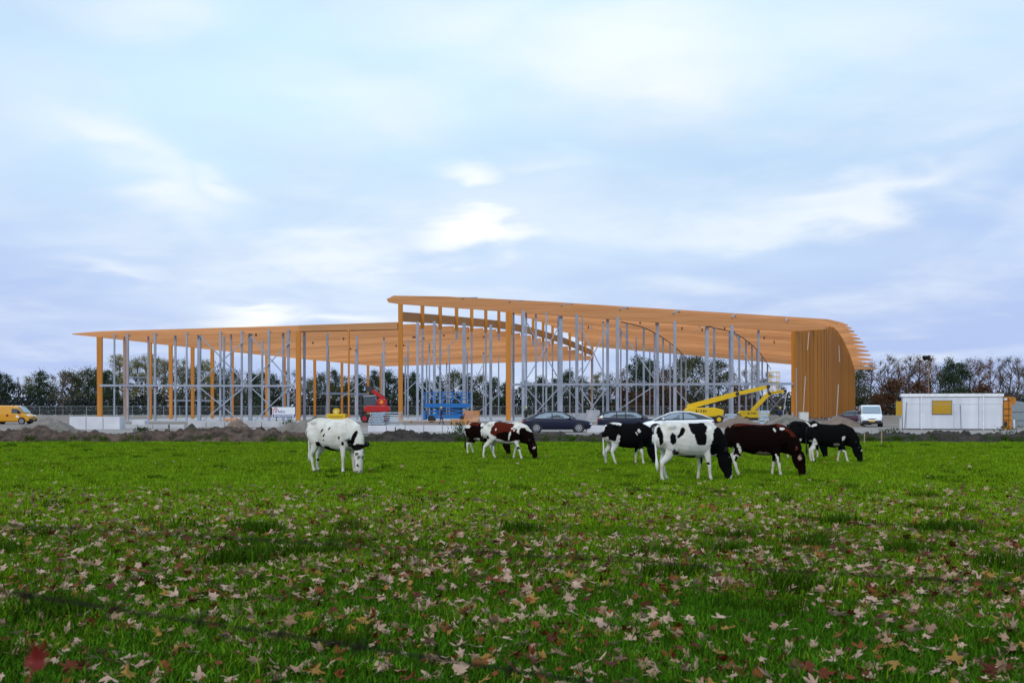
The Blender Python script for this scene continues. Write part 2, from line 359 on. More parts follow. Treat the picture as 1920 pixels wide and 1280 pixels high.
# curved ties with a row of columns under each
for tie in (((1165, 603, 0), (1205, 613, .15), (1240, 631, .38), (1266, 650, .64), (1292, 676, 1)), ((1330, 612, 0), (1372, 622, .18), (1403, 640, .45), (1426, 662, .74), (1446, 692, 1))):
    kx = [(t, at(x, y, yy(t)).x) for x, y, t in tie]; kz = [(t, at(x, y, yy(t)).z) for x, y, t in tie]
    pts = [T((curve(kx, k / 24), yy(k / 24) + .3, curve(kz, k / 24))) for k in range(25)]
    MB().tube(pts, .075, 6).build('curved_tie', mat('tie_brown', (.10, .045, .03), .6), hall)
    for k in range(8): t = (k + .3) / 8; steel(curve(kx, t), yy(t) - Y0 + .3, 0, curve(kz, t), .32)
# girts and crossed braces of the front
MB().bar((gx(191, 150), -.78, 4.52), (gx(556, 150), -.78, 4.46), .12, .26).build('girt', m_steel, hall)
MB().bar((gx(957, 150), -.78, 4.62), (gx(1484, 150), -.78, 4.72), .12, .30).build('girt', m_steel, hall)
MB().bar((gx(600, 175), 27, 3.9), (gx(690, 190), 40, 3.9), .14, .3).build('girt', m_steel, hall)
MB().bar((gx(215, 185), 38, 6.6), (gx(300, 190), 40, 6.5), .12, .16).build('girt', m_steel, hall)
MB().bar((gx(300, 185), 38, 2.9), (gx(425, 195), 45, 2.9), .12, .24).build('girt', m_steel, hall)
def brace(xa, ya, xb, yb, Y=149.35, w=.13):
    a, b = at(xa, ya, Y), at(xb, yb, Y); MB().bar(T(a), T(b), w, w).build('brace', m_steel, hall)
for (x0, x1, zt, zb) in ((374, 458, 628, 716), (470, 545, 630, 716), (985, 1050, 600, 714), (1085, 1139, 606, 714)):
    brace(x0, zt, x1, zb); brace(x0, zb, x1, zt + 10, 149.18)
    brace(x0 + 3, 728, x1 - 8, 789, 149.35); brace(x0 + 6, 789, x1 - 3, 728, 149.18)
for (xa, ya, xb, yb) in ((1160, 614, 1228, 712), (1160, 768, 1225, 724), (1267, 730, 1320, 790), (1376, 620, 1420, 712)): brace(xa, ya, xb, yb, 151.2)
for (xa, ya, xb, yb, Y) in ((757, 737, 783, 712, 165), (783, 712, 812, 745, 165), (820, 685, 850, 745, 200), (866, 720, 815, 750, 200), (818, 715, 865, 755, 176), (868, 622, 822, 670, 176), (905, 685, 880, 735, 205), (945, 730, 900, 770, 165),
                            (700, 700, 640, 745, 178), (1040, 700, 1090, 760, 190), (1090, 690, 1040, 760, 190), (1300, 690, 1345, 745, 190), (1345, 690, 1300, 745, 190), (1470, 740, 1440, 775, 182), (1440, 740, 1470, 775, 182)): brace(xa, ya, xb, yb, Y, .12)
# galvanised purlin ends lying across the first beams, hangers on the faces
for px, py in ((880, 563), (968, 571), (1065, 578), (1175, 585), (1275, 591), (1385, 599), (1487, 604)):
    x = gx(px, 150); z = zhigh(0, x) + 1.42; MB().bar((x - .9, -.3, z - .04), (x + .75, 6.5, zhigh(tt(1), x + .8) + 1.42), .16, .13).build('purlin', m_steel, hall)
for k in range(26):
    i = random.randint(1, 12); t = tt(i); x = random.uniform(XB(t) + 4, XR(t) - 5); z = zhigh(t, x)
    MB().box(x - .09, x + .09, yy(t) - Y0 - .2, yy(t) - Y0 - .13, z - .1, z + .45).build('joist_hanger', m_bolt if k % 3 else m_steel, hall)
for k in range(14):
    i = random.randint(1, 12); t = tt(i); x = random.uniform(XA(t) + 12, XB(t) - 3); z = zlow(t, x)
    MB().box(x - .09, x + .09, yy(t) - Y0 - .2, yy(t) - Y0 - .13, z - .05, z + .3).build('joist_hanger', m_bolt, hall)
# wall of close-set timber posts at the right end
NP = 84
for k in range(NP):
    t = (k / (NP - 1)) ** 1.35; x = XR(t); y = yy(t) - Y0; dx_ = XR(min(1, t + .01)) - XR(max(0, t - .01)); dy_ = DEP * (min(1, t + .01) - max(0, t - .01)); ang = math.atan2(dy_, dx_)
    b = MB(); hw = .66 if k else .5; b.box(-hw, hw, -.16 - .09 * (k % 2), .16, .30 + .1 * (k % 3), zhigh(t, x) + .05)
    o = b.build('wall_post', m_wall, hall); o.location = (x + .35, y, 0); o.rotation_euler = (0, 0, ang)
    if k < 26 and k % 2 == 0: MB().box(x - .0, x + .16, y - .75, y - .59, 0, 1.1 + .25 * (k % 4)).build('post_shoe', m_steel, hall)
m_white_steel = mat('pale_prop', (.45, .43, .40), .5)
for (xa, ya, xb, yb, Y) in ((1517, 622, 1514, 656, 147), (1510, 705, 1505, 790, 140), (1572, 720, 1568, 792, 143), (1573, 648, 1574, 678, 160), (1475, 735, 1467, 785, 139), (1493, 690, 1493, 788, 141)):
    a, b_ = at(xa, ya, Y), at(xb, yb, Y); MB().bar(T(a), T(b_), .075, .075).build('prop', m_white_steel if xa != 1493 else m_steel, hall)
# concrete floor edge of the hall
m_conc = mat('raw_concrete', (.36, .36, .38), .9, c2=(.52, .52, .54), scale=.6, bump=.3, bscale=4)
MB().box(gx(188, 150) - 1, gx(1490, 150) - 3, -1.6, 60, -.05, .12).build('floor_slab', m_conc, hall)

# ------------------------------------------------------------------ concrete lying about the site
def concrete(name, xa, xb, ytop, ybase, dep, label, n=1, m=m_conc):
    Y = HC * FPX / (ybase - 765); x0, x1 = gx(xa, Y), gx(xb, Y); h = HC - (ytop - 765) / FPX * Y
    o = thing(name, label, 'concrete', ((x0 + x1) / 2, Y, 0)); wd = (x1 - x0) / n
    for k in range(n):
        a = -(x1 - x0) / 2 + k * wd; MB().box(a, a + wd - .035, random.uniform(0, .06), dep, 0, h - random.uniform(0, .04)).build('concrete_block', m, o, bevel=.02)
    return o
m_cwhite = mat('pale_concrete', (.52, .52, .57), .85, c2=(.64, .64, .69), scale=.9)
concrete('concrete_blocks', 130, 225, 781, 805, 1.4, 'row of big pale concrete blocks at the left corner of the hall', 3, m_cwhite)
concrete('concrete_block_pair', 247, 272, 788, 800, 1.2, 'small pale concrete block right of the big block row', 1, m_cwhite)
concrete('foundation_wall', 228, 345, 795, 803, .5, 'low pale foundation strip behind the dark clod heap', 4)
concrete('foundation_wall', 352, 560, 790, 801, .5, 'pale foundation wall behind the brown sand cone', 6)
concrete('foundation_wall', 690, 900, 797, 810, .5, 'long white foundation wall right of the white cow', 6, m_cwhite)
concrete('foundation_wall', 1100, 1135, 797, 811, .6, 'short foundation piece between the two dark cars', 1, m_cwhite)
concrete('concrete_slabs', 1100, 1125, 768, 790, .6, 'grey slab leaning upright between the columns above the dark sedan', 1)
concrete('partition_wall', 1060, 1100, 774, 789, .3, 'grey block partition behind the dark sedan roof', 3)

# ------------------------------------------------------------------ trees
m_bark = mat('bark', (.05, .042, .035), .95, c2=(.11, .095, .08), scale=3, stretch=(4, 4, .5))
def leafmat(name, a, b, tr=.25): return mat(name, a, .7, c2=b, scale=.5, attr='tone', transl=tr, rnd=.15, spec=.2)
KIND = {   # crown shape: height, crown base, radius, leaves, leaf size, spread of clumps, leaf colours
    'evergreen': dict(h=12, base=.06, r=3.3, n=6800, s=.30, shape='egg', cl=46, m=leafmat('evergreen_leaves', (.016, .038, .018), (.055, .085, .04), .15)),
    'broad': dict(h=12, base=.10, r=3.8, n=5600, s=.29, shape='egg', cl=40, m=leafmat('dull_leaves', (.045, .06, .025), (.12, .12, .05))),
    'poplar': dict(h=17, base=.10, r=2.9, n=4800, s=.27, shape='col', cl=44, m=leafmat('pale_leaves', (.19, .185, .07), (.36, .33, .15))),
    'russet': dict(h=15.5, base=.16, r=3.2, n=2900, s=.25, shape='egg', cl=36, m=leafmat('russet_leaves', (.11, .05, .025), (.25, .115, .05))),
    'grey': dict(h=15, base=.2, r=3.0, n=1300, s=.22, shape='egg', cl=40, m=leafmat('withered_leaves', (.13, .095, .07), (.22, .165, .12))),
    'shrub': dict(h=4.6, base=.0, r=2.6, n=1500, s=.32, shape='egg', cl=22, m=leafmat('russet_shrub_leaves', (.06, .028, .016), (.14, .06, .022))),
    'bush': dict(h=4.2, base=.0, r=2.8, n=1700, s=.34, shape='egg', cl=22, m=leafmat('dark_bush_leaves', (.010, .018, .014), (.028, .042, .026), .1)),
}
def make_tree(kind, seed):
    rnd = random.Random(seed); k = KIND[kind]; h, r = k['h'], k['r']; trunk = MB(); crown = MB(); tone = []
    z0 = h * k['base']; bend = [(rnd.uniform(-.12, .12) * i, rnd.uniform(-.12, .12) * i) for i in range(6)]
    zt = h * .93; pts = [(bend[i][0], bend[i][1], zt * i / 5) for i in range(6)]; tr = h * .016
    trunk.tube(pts, [tr * (1.25 - 1.15 * i / 5) for i in range(6)], 6)
    cls = []
    for c in range(k['cl']):
        f = rnd.random() ** .8; z = lerp(z0 + .3, h * .97, f)
        fr = (math.sin(math.pi * min(1, .12 + .88 * f)) ** .55 if k['shape'] == 'egg' else (1 - f * .5) * min(1, .5 + f * 4))
        a = rnd.uniform(0, 2 * math.pi); rr = r * fr * rnd.uniform(.25, 1.0); c_ = Vector((math.cos(a) * rr, math.sin(a) * rr, z)); cls.append((c_, rnd.uniform(.45, .95) * (r / 3)))
        zb = max(h * .12, z - rr * rnd.uniform(.7, 1.5)); s = min(1, zb / zt) * 5; i = min(4, int(s)); b0 = Vector(pts[i]).lerp(Vector(pts[i + 1]), s - i)
        mid = b0.lerp(c_, .55) + Vector((0, 0, -.1 * rr)); trunk.tube([b0, mid, c_], [tr * .42, tr * .25, tr * .07], 4, cap=False)
        if kind in ('grey', 'russet', 'poplar'):
            for q in range(3 if kind != 'grey' else 7):
                e = c_ + Vector((rnd.gauss(0, .5), rnd.gauss(0, .5), rnd.uniform(.1, 1.3))); trunk.tube([mid.lerp(c_, rnd.random()), e], [tr * .16, tr * .05], 3, cap=False)
    for _ in range(k['n']):
        c_, cr = rnd.choice(cls); v = Vector((rnd.gauss(0, 1), rnd.gauss(0, 1), rnd.gauss(0, .8))) * cr * .82; p = c_ + v
        if p.z < .05: continue
        n1 = Vector((rnd.gauss(0, 1), rnd.gauss(0, 1), rnd.gauss(0, 1))).normalized(); n2 = n1.orthogonal().normalized(); s = k['s'] * rnd.uniform(.6, 1.25)
        e1, e2 = n2 * s * .5, n1.cross(n2) * s * .36
        crown.poly([p - e1, p - e2 * .9 + e1 * .1, p + e1, p + e2]); tone.append(rnd.uniform(.65, 1.3))
    tm = trunk.mesh('trunk', m_bark); cm = crown.mesh('crown', k['m'])
    at_ = cm.attributes.new('tone', 'FLOAT_COLOR', 'FACE')
    for q, v in enumerate(tone): at_.data[q].color = (v, v, v, 1)
    return tm, cm
PROTO = {k: [make_tree(k, 11 * i + hash(k) % 1 + len(k)) for i in range(5)] for k in KIND}
TREES = []
def tree(kind, px, Y, top):
    h = HC + (765 - top) / FPX * Y; TREES.append((px, kind, Y, h / KIND[kind]['h'] * .97))
rt = random.Random(5)
for px, kd, top in ((-8, 'evergreen', 698), (12, 'evergreen', 700), (34, 'grey', 702), (52, 'poplar', 700), (76, 'evergreen', 694), (98, 'grey', 700), (118, 'grey', 690), (133, 'broad', 690), (148, 'grey', 688),
                    (165, 'broad', 690), (183, 'evergreen', 686), (205, 'evergreen', 690), (222, 'poplar', 664), (238, 'poplar', 668), (255, 'poplar', 662), (272, 'poplar', 660), (290, 'poplar', 662), (308, 'poplar', 664), (326, 'grey', 672),
                    (341, 'poplar', 672), (362, 'broad', 690), (382, 'poplar', 668), (396, 'poplar', 672), (416, 'broad', 690), (436, 'broad', 692), (452, 'grey', 690), (470, 'evergreen', 700), (490, 'broad', 698), (512, 'evergreen', 704), (538, 'grey', 694),
                    (556, 'grey', 690), (580, 'broad', 712), (602, 'broad', 700), (626, 'evergreen', 694), (648, 'broad', 704), (672, 'evergreen', 700), (700, 'evergreen', 688), (728, 'evergreen', 692), (756, 'evergreen', 695), (776, 'evergreen', 692),
                    (800, 'evergreen', 706), (824, 'evergreen', 702), (850, 'broad', 694), (876, 'evergreen', 698), (900, 'broad', 700), (926, 'evergreen', 706), (948, 'evergreen', 712), (985, 'broad', 712), (1012, 'evergreen', 702), (1040, 'evergreen', 706),
                    (1066, 'evergreen', 694), (1090, 'broad', 706), (1120, 'poplar', 690), (1142, 'broad', 700), (1168, 'russet', 694), (1196, 'evergreen', 664), (1220, 'evergreen', 672), (1244, 'russet', 690), (1262, 'grey', 670), (1280, 'broad', 672),
                    (1302, 'broad', 664), (1326, 'grey', 668), (1348, 'broad', 676), (1372, 'grey', 684), (1398, 'grey', 686), (1416, 'russet', 684), (1440, 'grey', 694), (1462, 'grey', 712), (1594, 'broad', 674), (1612, 'grey', 672), (1632, 'russet', 672),
                    (1652, 'grey', 668), (1668, 'grey', 666), (1686, 'russet', 664), (1704, 'grey', 664), (1722, 'russet', 664), (1744, 'russet', 664), (1762, 'grey', 672), (1778, 'evergreen', 672), (1800, 'evergreen', 674), (1820, 'russet', 664), (1838, 'grey', 670),
                    (1856, 'russet', 668), (1874, 'grey', 664), (1892, 'grey', 666), (1908, 'grey', 672), (1928, 'grey', 668)):
    tree(kd, px, rt.uniform(288, 322) if kd not in ('poplar',) else rt.uniform(318, 335), top)
KLAB = {'evergreen': 'dense dark green tree', 'broad': 'dull olive broadleaf tree', 'poplar': 'slim pale yellow-green tree', 'russet': 'thin russet autumn tree', 'grey': 'nearly bare grey-brown tree'}
cnt = {}
for px, kd, Y, s in TREES:
    n = cnt.get(kd, 0); cnt[kd] = n + 1
    zone = 'left of the hall' if px < 188 else 'seen through the low wing' if px < 748 else 'seen through the high wing' if px < 1484 else 'behind the site cabin'
    t_ = thing(kd + '_tree' if kd not in ('grey', 'broad', 'poplar') else {'grey': 'bare_tree', 'broad': 'broadleaf_tree', 'poplar': 'poplar_tree'}[kd], f'{KLAB[kd]} {zone}, {ORD[n]} such from left', 'tree', (gx(px, Y), Y, 0), rt.uniform(0, 6.28), 'far tree line')
    t_.scale = (s, s, s); w_ = rt.uniform(.82, 1.3); t_.scale = (s * w_, s * w_, s * rt.uniform(.94, 1.05)); tm, cm = PROTO[kd][n % 5]; obj('trunk', tm, t_); obj('crown', cm, t_)
for n, (px, kd, top) in enumerate(((1165, 'shrub', 728), (1205, 'shrub', 734), (1235, 'shrub', 720), (1270, 'shrub', 730), (1382, 'shrub', 726), (1642, 'shrub', 742), (1682, 'shrub', 714), (1724, 'shrub', 716), (1845, 'shrub', 722))):
    Y = 284; h = HC + (765 - top) / FPX * Y; t_ = thing('autumn_shrub', f'rust-red autumn shrub, {ORD[n]} of nine from the left', 'shrub', (gx(px, Y), Y, 0), n * 1.3, 'rust-red shrubs'); t_.scale = (h / 4.6,) * 3
    tm, cm = PROTO['shrub'][n % 3]; obj('trunk', tm, t_); obj('crown', cm, t_)
# the dark understorey that closes the wood's foot: one mass
bm_ = MB(); tone = []
rb = random.Random(3)
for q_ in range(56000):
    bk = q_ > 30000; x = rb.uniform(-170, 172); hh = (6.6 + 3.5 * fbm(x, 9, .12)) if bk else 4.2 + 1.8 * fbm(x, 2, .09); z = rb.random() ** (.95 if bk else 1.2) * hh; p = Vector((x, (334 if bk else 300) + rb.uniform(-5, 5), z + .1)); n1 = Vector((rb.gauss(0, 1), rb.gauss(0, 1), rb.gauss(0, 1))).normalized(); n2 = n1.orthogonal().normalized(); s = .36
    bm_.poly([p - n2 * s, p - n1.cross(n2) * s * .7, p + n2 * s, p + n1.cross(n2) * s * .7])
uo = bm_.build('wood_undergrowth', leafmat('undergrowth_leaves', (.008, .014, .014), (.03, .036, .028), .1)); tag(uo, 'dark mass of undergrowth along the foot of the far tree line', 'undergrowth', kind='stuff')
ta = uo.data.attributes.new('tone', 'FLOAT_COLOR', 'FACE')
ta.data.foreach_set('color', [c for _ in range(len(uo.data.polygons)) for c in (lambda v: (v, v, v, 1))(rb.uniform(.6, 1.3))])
# pole with a nest platform behind the cabin
Y = 280; nt_ = thing('nest_pole', 'tan wooden pole carrying a dark bird nest above the site cabin', 'pole', (gx(1741, Y), Y, 0))
MB().tube([(0, 0, 0), (0, 0, 13.1)], [.12, .08], 8).build('pole', mat('pale_pole', (.28, .19, .10), .8), nt_)
nb = MB(); rb2 = random.Random(8)
for _ in range(160):
    a = rb2.uniform(0, 6.28); rr = rb2.uniform(.3, .8); p = Vector((math.cos(a) * rr - .5, math.sin(a) * rr, 13.0 + rb2.uniform(0, .85))); d = Vector((-math.sin(a), math.cos(a), rb2.uniform(-.5, .5))) * .5
    nb.tube([p - d, p + d], .05, 4)
nb.build('nest', mat('nest_twigs', (.02, .016, .013), .95), nt_)

# ------------------------------------------------------------------ site fence behind the hall
m_fence = mat('fence_tube', (.30, .34, .36), .5, .4)
fp = MB(); fp.bar((0, 0, .1), (0, 0, 2.12), .05); fp.bar((3.42, 0, .1), (3.42, 0, 2.12), .05); fp.bar((0, 0, 2.1), (3.42, 0, 2.1), .06); fp.bar((0, 0, .16), (3.42, 0, .16), .05); fp.bar((0, 0, 1.2), (3.42, 0, 1.2), .025)
fm = MB()
for k in range(1, 20): fm.bar((k * .171, 0, .16), (k * .171, 0, 2.1), .012)
fr_me, mesh_me = fp.mesh('frame', m_fence), fm.mesh('wire_mesh', m_fence)
ft = MB().box(-.35, .35, -.12, .12, 0, .13).mesh('foot', m_conc)
for k in range(56):
    x = -118 + k * 3.5; Y = 262 + 1.2 * math.sin(k * .4)
    o = thing('mesh_fence', 'grey wire mesh site fence standing in the long row behind the hall', 'fence', (x, Y, 0), .03 * math.sin(k * 2.1), 'row of site fence panels'); obj('frame', fr_me, o); obj('wire_mesh', mesh_me, o); obj('foot', ft, o)

# ------------------------------------------------------------------ site cabin, container
m_cab = mat('cabin_white', (.50, .52, .58), .55, c2=(.66, .68, .74), scale=1.1, stretch=(1, 1, .12)); m_trim = mat('cabin_trim', (.72, .73, .76), .5)
m_ochre = mat('ochre_shutter', (.42, .24, .008), .5, var=.06); m_joint = mat('grey_joint', (.16, .17, .2), .6)
Yc = 92.0; cx0, cx1 = gx(1697, Yc), gx(1874, Yc)
cab = thing('site_cabin', 'white flat-roofed site cabin with one ochre shuttered window', 'cabin', ((cx0 + cx1) / 2, Yc, 0), R(-16)); W_ = (cx1 - cx0) / 2
edges = [-W_, -W_ + (1728 - 1697) * Yc / FPX, -W_ + (1832 - 1697) * Yc / FPX, W_]
for k in range(3): MB().box(edges[k] + .015, edges[k + 1] - .015, 0, 2.9, .10, 2.56).build('wall_panel', m_cab, cab)
MB().box(-W_ + .02, W_ - .02, .06, 2.84, .06, 2.55).build('cabin_core', m_joint, cab)
MB().box(-W_ - .12, W_ + .06, -.10, 3.0, 2.562, 2.80).build('roof_fascia', m_trim, cab, bevel=.02); MB().box(-W_ - .08, W_ + .02, -.06, 2.96, 2.80, 2.84).build('roof_sheet', blackmat(), cab)
for px in (1731, 1840): x = gx(px, Yc) - cab.location.x; MB().bar((x, -.05, .05), (x, -.05, 2.56), .07).build('downpipe', m_trim, cab)
xw0, xw1 = gx(1750.5, Yc) - cab.location.x, gx(1784, Yc) - cab.location.x
wf = MB().box(xw0 - .05, xw1 + .05, -.05, -.002, 1.19, 2.29).build('window', m_joint, cab); MB().box(xw0, xw1, -.09, -.052, 1.24, 2.25).build('shutter', m_ochre, wf)
fl = MB().box(-W_ - .50, -W_ - .04, .05, .10, 1.12, 2.22).build('open_shutter', m_ochre, cab)
MB().box(-W_ - .22, -W_ - .02, .3, 1.2, 0, .95).build('step_box', m_conc, cab)
for k in range(4): MB().box(-W_ + .2 + k * 2.2, -W_ + .7 + k * 2.2, .1, 2.6, 0, .10).build('footing', blackmat(), cab)
for xa, lean in ((1702, .14), (1799, .02), (1833, 0)):
    pass
def leaning(px, label, dx_, h):
    x = gx(px, Yc) - cab.location.x; c_, s_ = math.cos(R(-16)), math.sin(R(-16)); o = MB().bar((0, 0, 0), (dx_, .45, h), .05).build('leaning_bar', m_joint); o.location = (cab.location.x + x * c_ + .55 * s_, Yc + x * s_ - .55 * c_, 0); o.rotation_euler = (0, 0, R(-16)); tag(o, label, 'bar')
leaning(1700, 'thin grey bar leaning on the left end of the site cabin', .17, 2.15); leaning(1800, 'thin grey bar leaning on the cabin right of the shutter', -.03, 2.0)
hz = thing('cabin_barrier', 'thin wire barrier panel standing in front of the white cabin', 'barrier', (cab.location.x - (W_ - .25) * math.cos(R(-16)) + .85 * math.sin(R(-16)), Yc + (W_ - .25) * math.sin(R(16)) - .85 * math.cos(R(-16)), 0), R(-16)); hw = gx(1872, Yc - .9) - gx(1703, Yc - .9)
MB().bar((0, 0, 1.98), (hw, 0, 1.98), .025).build('top_rail', m_fence, hz)
for k in range(3): MB().bar((hw * k / 2, 0, 0), (hw * k / 2, 0, 1.98), .03).build('upright', m_fence, hz)
m_org = mat('container_orange', (.46, .17, .012), .55, var=.12)
ct = thing('storage_container', 'orange steel container end standing right of the white cabin', 'container', (gx(1886, 91.2), 91.2, 0), R(-16)); cw = .42
MB().box(-cw, cw, 0, 3, .05, 2.62).build('container_body', m_org, ct); MB().box(-cw - .05, cw + .1, -.1, 3.1, 2.62, 2.8).build('container_roof', blackmat(), ct)
for z in (.75, 1.1, 1.6, 2.25): MB().box(-cw + .08, cw - .08, -.03, 0, z, z + .06).build('hinge_bar', mat('rust_dark', (.14, .05, .01), .7), ct)
for x in (-.2, .2): MB().bar((x, -.05, .2), (x, -.05, 2.5), .04).build('locking_rod', mat('rust_dark', (.14, .05, .01), .7), ct)
MB().box(-.22, .08, -.045, -.002, 2.3, 2.45).build('white_sticker', m_trim, ct); MB().box(-.12, .1, -.045, -.002, .3, .65).build('black_sticker', blackmat(), ct); MB().box(cw + .01, cw + .3, .2, .6, 2.0, 2.5).build('side_box', m_org, ct)
sk = thing('grey_skip', 'dull grey metal tank beside the orange container at the right edge', 'tank', (gx(1910, 97), 97, 0))
MB().prism([(-.6, .15), (.75, .15), (.75, 2.1), (-.35, 2.3), (-.6, 1.9)], 0, 2).build('tank_body', mat('dull_grey', (.22, .26, .29), .6), sk, bevel=.05)
for z in (.7, 1.4): MB().box(-.64, .79, -.06, 0, z, z + .08).build('rib', mat('dull_grey', (.22, .26, .29), .6), sk)
MB().bar((-.45, -.25, 0), (-.5, -.25, .75), .12).build('white_post', m_trim, sk)

# ------------------------------------------------------------------ vehicles
m_glass = mat('car_glass', (.03, .04, .05), .08, spec=.9, var=.05); m_glass2 = mat('pale_glass', (.22, .28, .34), .1, spec=.9, var=.1); m_chrome = mat('chrome', (.75, .77, .8), .2, .9); m_rim = mat('alloy_rim', (.5, .51, .53), .35, .7)
m_red = mat('red_lens', (.35, .01, .02), .25); m_lamp = mat('lamp_lens', (.7, .72, .75), .15, spec=.8); m_plate = mat('yellow_plate', (.65, .38, .02), .5)
def wheel(x, yside, r, parent, spokes=7):
    s = 1 if yside > 0 else -1; o = MB().cyl((x, yside - s * .11, r), (0, 1, 0), r, .22, 28).build('wheel', blackmat(), parent, smooth=False)
    MB().cyl((x, yside + s * .004, r), (0, 1, 0), r * .66, .012, 24).build('rim_dish', mat('rim_dark', (.03, .03, .035), .5), o)
    b = MB()
    for k in range(spokes):
        a = 2 * math.pi * k / spokes; b.bar((x + math.cos(a) * .03, yside + s * .018, r + math.sin(a) * .03), (x + math.cos(a) * r * .62, yside + s * .018, r + math.sin(a) * r * .62), .055 * r / .33, .02, (0, 1, 0))
    for k in range(20):
        a, c = 2 * math.pi * k / 20, 2 * math.pi * (k + 1) / 20; b.bar((x + math.cos(a) * r * .64, yside + s * .018, r + math.sin(a) * r * .64), (x + math.cos(c) * r * .64, yside + s * .018, r + math.sin(c) * r * .64), .03, .02, (0, 1, 0))
    b.build('rim', m_rim, o)
def car(name, label, loc, rz, paint, body, green, wheels, winL, tail='sedan', trim=True):
    # body: (x, z bottom, z shoulder, z top, half width); green: (x, z, half width) roofline over the shoulder; +x is the nose
    o = thing(name, label, 'car', loc, rz, 'cars parked before the hall'); b = MB(); n = 12
    for x, zb, zs, zt, hw in body:
        ring = [(-hw * .86, zb), (-hw * .98, zb + .12), (-hw, (zb + zs) * .55), (-hw * .985, zs - .06), (-hw * .93, zs + .01), (-hw * .6, zt), (hw * .6, zt), (hw * .93, zs + .01), (hw * .985, zs - .06), (hw, (zb + zs) * .55), (hw * .98, zb + .12), (hw * .86, zb)]
        b.v += [(x, y, z) for y, z in ring]
    for i in range(len(body) - 1):
        for j in range(n): a = i * n + j; c = i * n + (j + 1) % n; b.f.append((a, c, c + n, a + n))
    b.f.append(tuple(range(n - 1, -1, -1))); e = (len(body) - 1) * n; b.f.append(tuple(range(e, e + n)))
    bo = b.build('body', paint, o, smooth=True, bevel=.0)
    sb = bo.modifiers.new('sub', 'SUBSURF'); sb.levels = sb.render_levels = 2
    # glasshouse
    g = MB(); k = 8
    for x, zs, zr, hs, hr in green:
        ring = [(-hs, zs), (-lerp(hs, hr, .5) * 1.01, lerp(zs, zr, .5)), (-hr, zr - .03), (-hr * .75, zr), (hr * .75, zr), (hr, zr - .03), (lerp(hs, hr, .5) * 1.01, lerp(zs, zr, .5)), (hs, zs)]
        g.v += [(x, y, z) for y, z in ring]
    for i in range(len(green) - 1):
        for j in range(k - 1): a = i * k + j; g.f.append((a, a + 1, a + 1 + k, a + k))
    g.f.append(tuple(range(k - 1, -1, -1))); e = (len(green) - 1) * k; g.f.append(tuple(range(e, e + k)))
    go = g.build('windows', m_glass, o)
    # roof skin and pillars in the paint colour
    rf = MB(); inner = green[1:-1]
    for x, zs, zr, hs, hr in inner:
        rf.v += [(x, -hr * 1.015, zr - .045), (x, -hr * .78, zr + .012), (x, hr * .78, zr + .012), (x, hr * 1.015, zr - .045)]
    for i in range(len(inner) - 1):
        for j in range(3): a = i * 4 + j; rf.f.append((a, a + 1, a + 5, a + 4))
    rf.build('roof', paint, o, smooth=True)
    for s in (-1, 1):
        def gp(i, f=1.0, out=.012): x, zs, zr, hs, hr = green[i]; return Vector((x, s * (lerp(hs, hr, f) + out), lerp(zs, zr - .03, f)))
        p = MB()
        for i in range(len(green) - 1):
            if green[i + 1][0] < green[i][0]: pass
        top = [gp(i) for i in range(len(green))]
        p.tube(top, .035, 5); p.build('roof_rail', paint, o, smooth=True)
        for px_ in winL['pillars']:
            for i in range(len(green) - 1):
                xa, xb = green[i][0], green[i + 1][0]
                if xa <= px_ <= xb:
                    f = (px_ - xa) / (xb - xa); lo = gp(i, 0).lerp(gp(i + 1, 0), f); hi = gp(i, 1).lerp(gp(i + 1, 1), f); MB().bar(lo, hi + Vector((winL['lean'] * (1 if px_ < 0 else -1) * .3, 0, 0)), .07, .03, (0, 1, 0)).build('pillar', blackmat(), o)
        wl = [Vector((x, s * (yv + .015), z)) for x, z, yv in winL['line']]
        if trim: MB().tube(wl + [wl[0]], .018, 5).build('window_trim', m_chrome, o)
        pg = MB().poly([Vector((x, s * (yv + .008), z)) for x, z, yv in winL['line']]).build('side_window', m_glass2 if winL.get('pale') else m_glass, o)
        for xw in wheels[:2]:
            MB().cyl((xw, s * (wheels[3] - .01), wheels[2] + .02), (0, 1, 0), wheels[2] * 1.16, .05, 26).build('wheel_arch', blackmat(), o); wheel(xw, s * (wheels[3] + .035), wheels[2], o)
        x0 = body[0][0]; MB().ball((x0 + .16, s * body[1][4] * .8, body[1][2] - .13), (.14, .17, .075)).build('tail_lamp', m_red, o, smooth=True)
        x1 = body[-1][0]; MB().ball((x1 - .22, s * body[-2][4] * .8, body[-2][2] - .12), (.2, .15, .075)).build('headlight', m_lamp, o, smooth=True)
        MB().ball((winL['mirror'][0], s * (wheels[3] + .1), winL['mirror'][1]), (.08, .11, .08)).build('mirror', paint if paint != MATS.get('navy_paint') else blackmat(), o, smooth=True)
        for dxh in winL['handles']: MB().box(dxh, dxh + .18, s * (wheels[3] - .02) - .02, s * (wheels[3] - .02) + .02, .84, .87).build('door_handle', m_chrome, o)
        MB().box(wheels[0] + .4, wheels[1] - .4, s * (wheels[3] - .03) - .02, s * (wheels[3] - .03) + .02, .22, .27).build('sill', blackmat(), o)
    MB().box(body[0][0] - .012, body[0][0] + .02, -.26, .26, .62, .73).build('number_plate', m_plate, o)
    return o
m_navy = mat('navy_paint', (.004, .006, .026), .35, .0, var=.1, coat=.2, spec=.3); m_wht = mat('white_paint', (.80, .83, .86), .25, 0, var=.03, coat=.6)
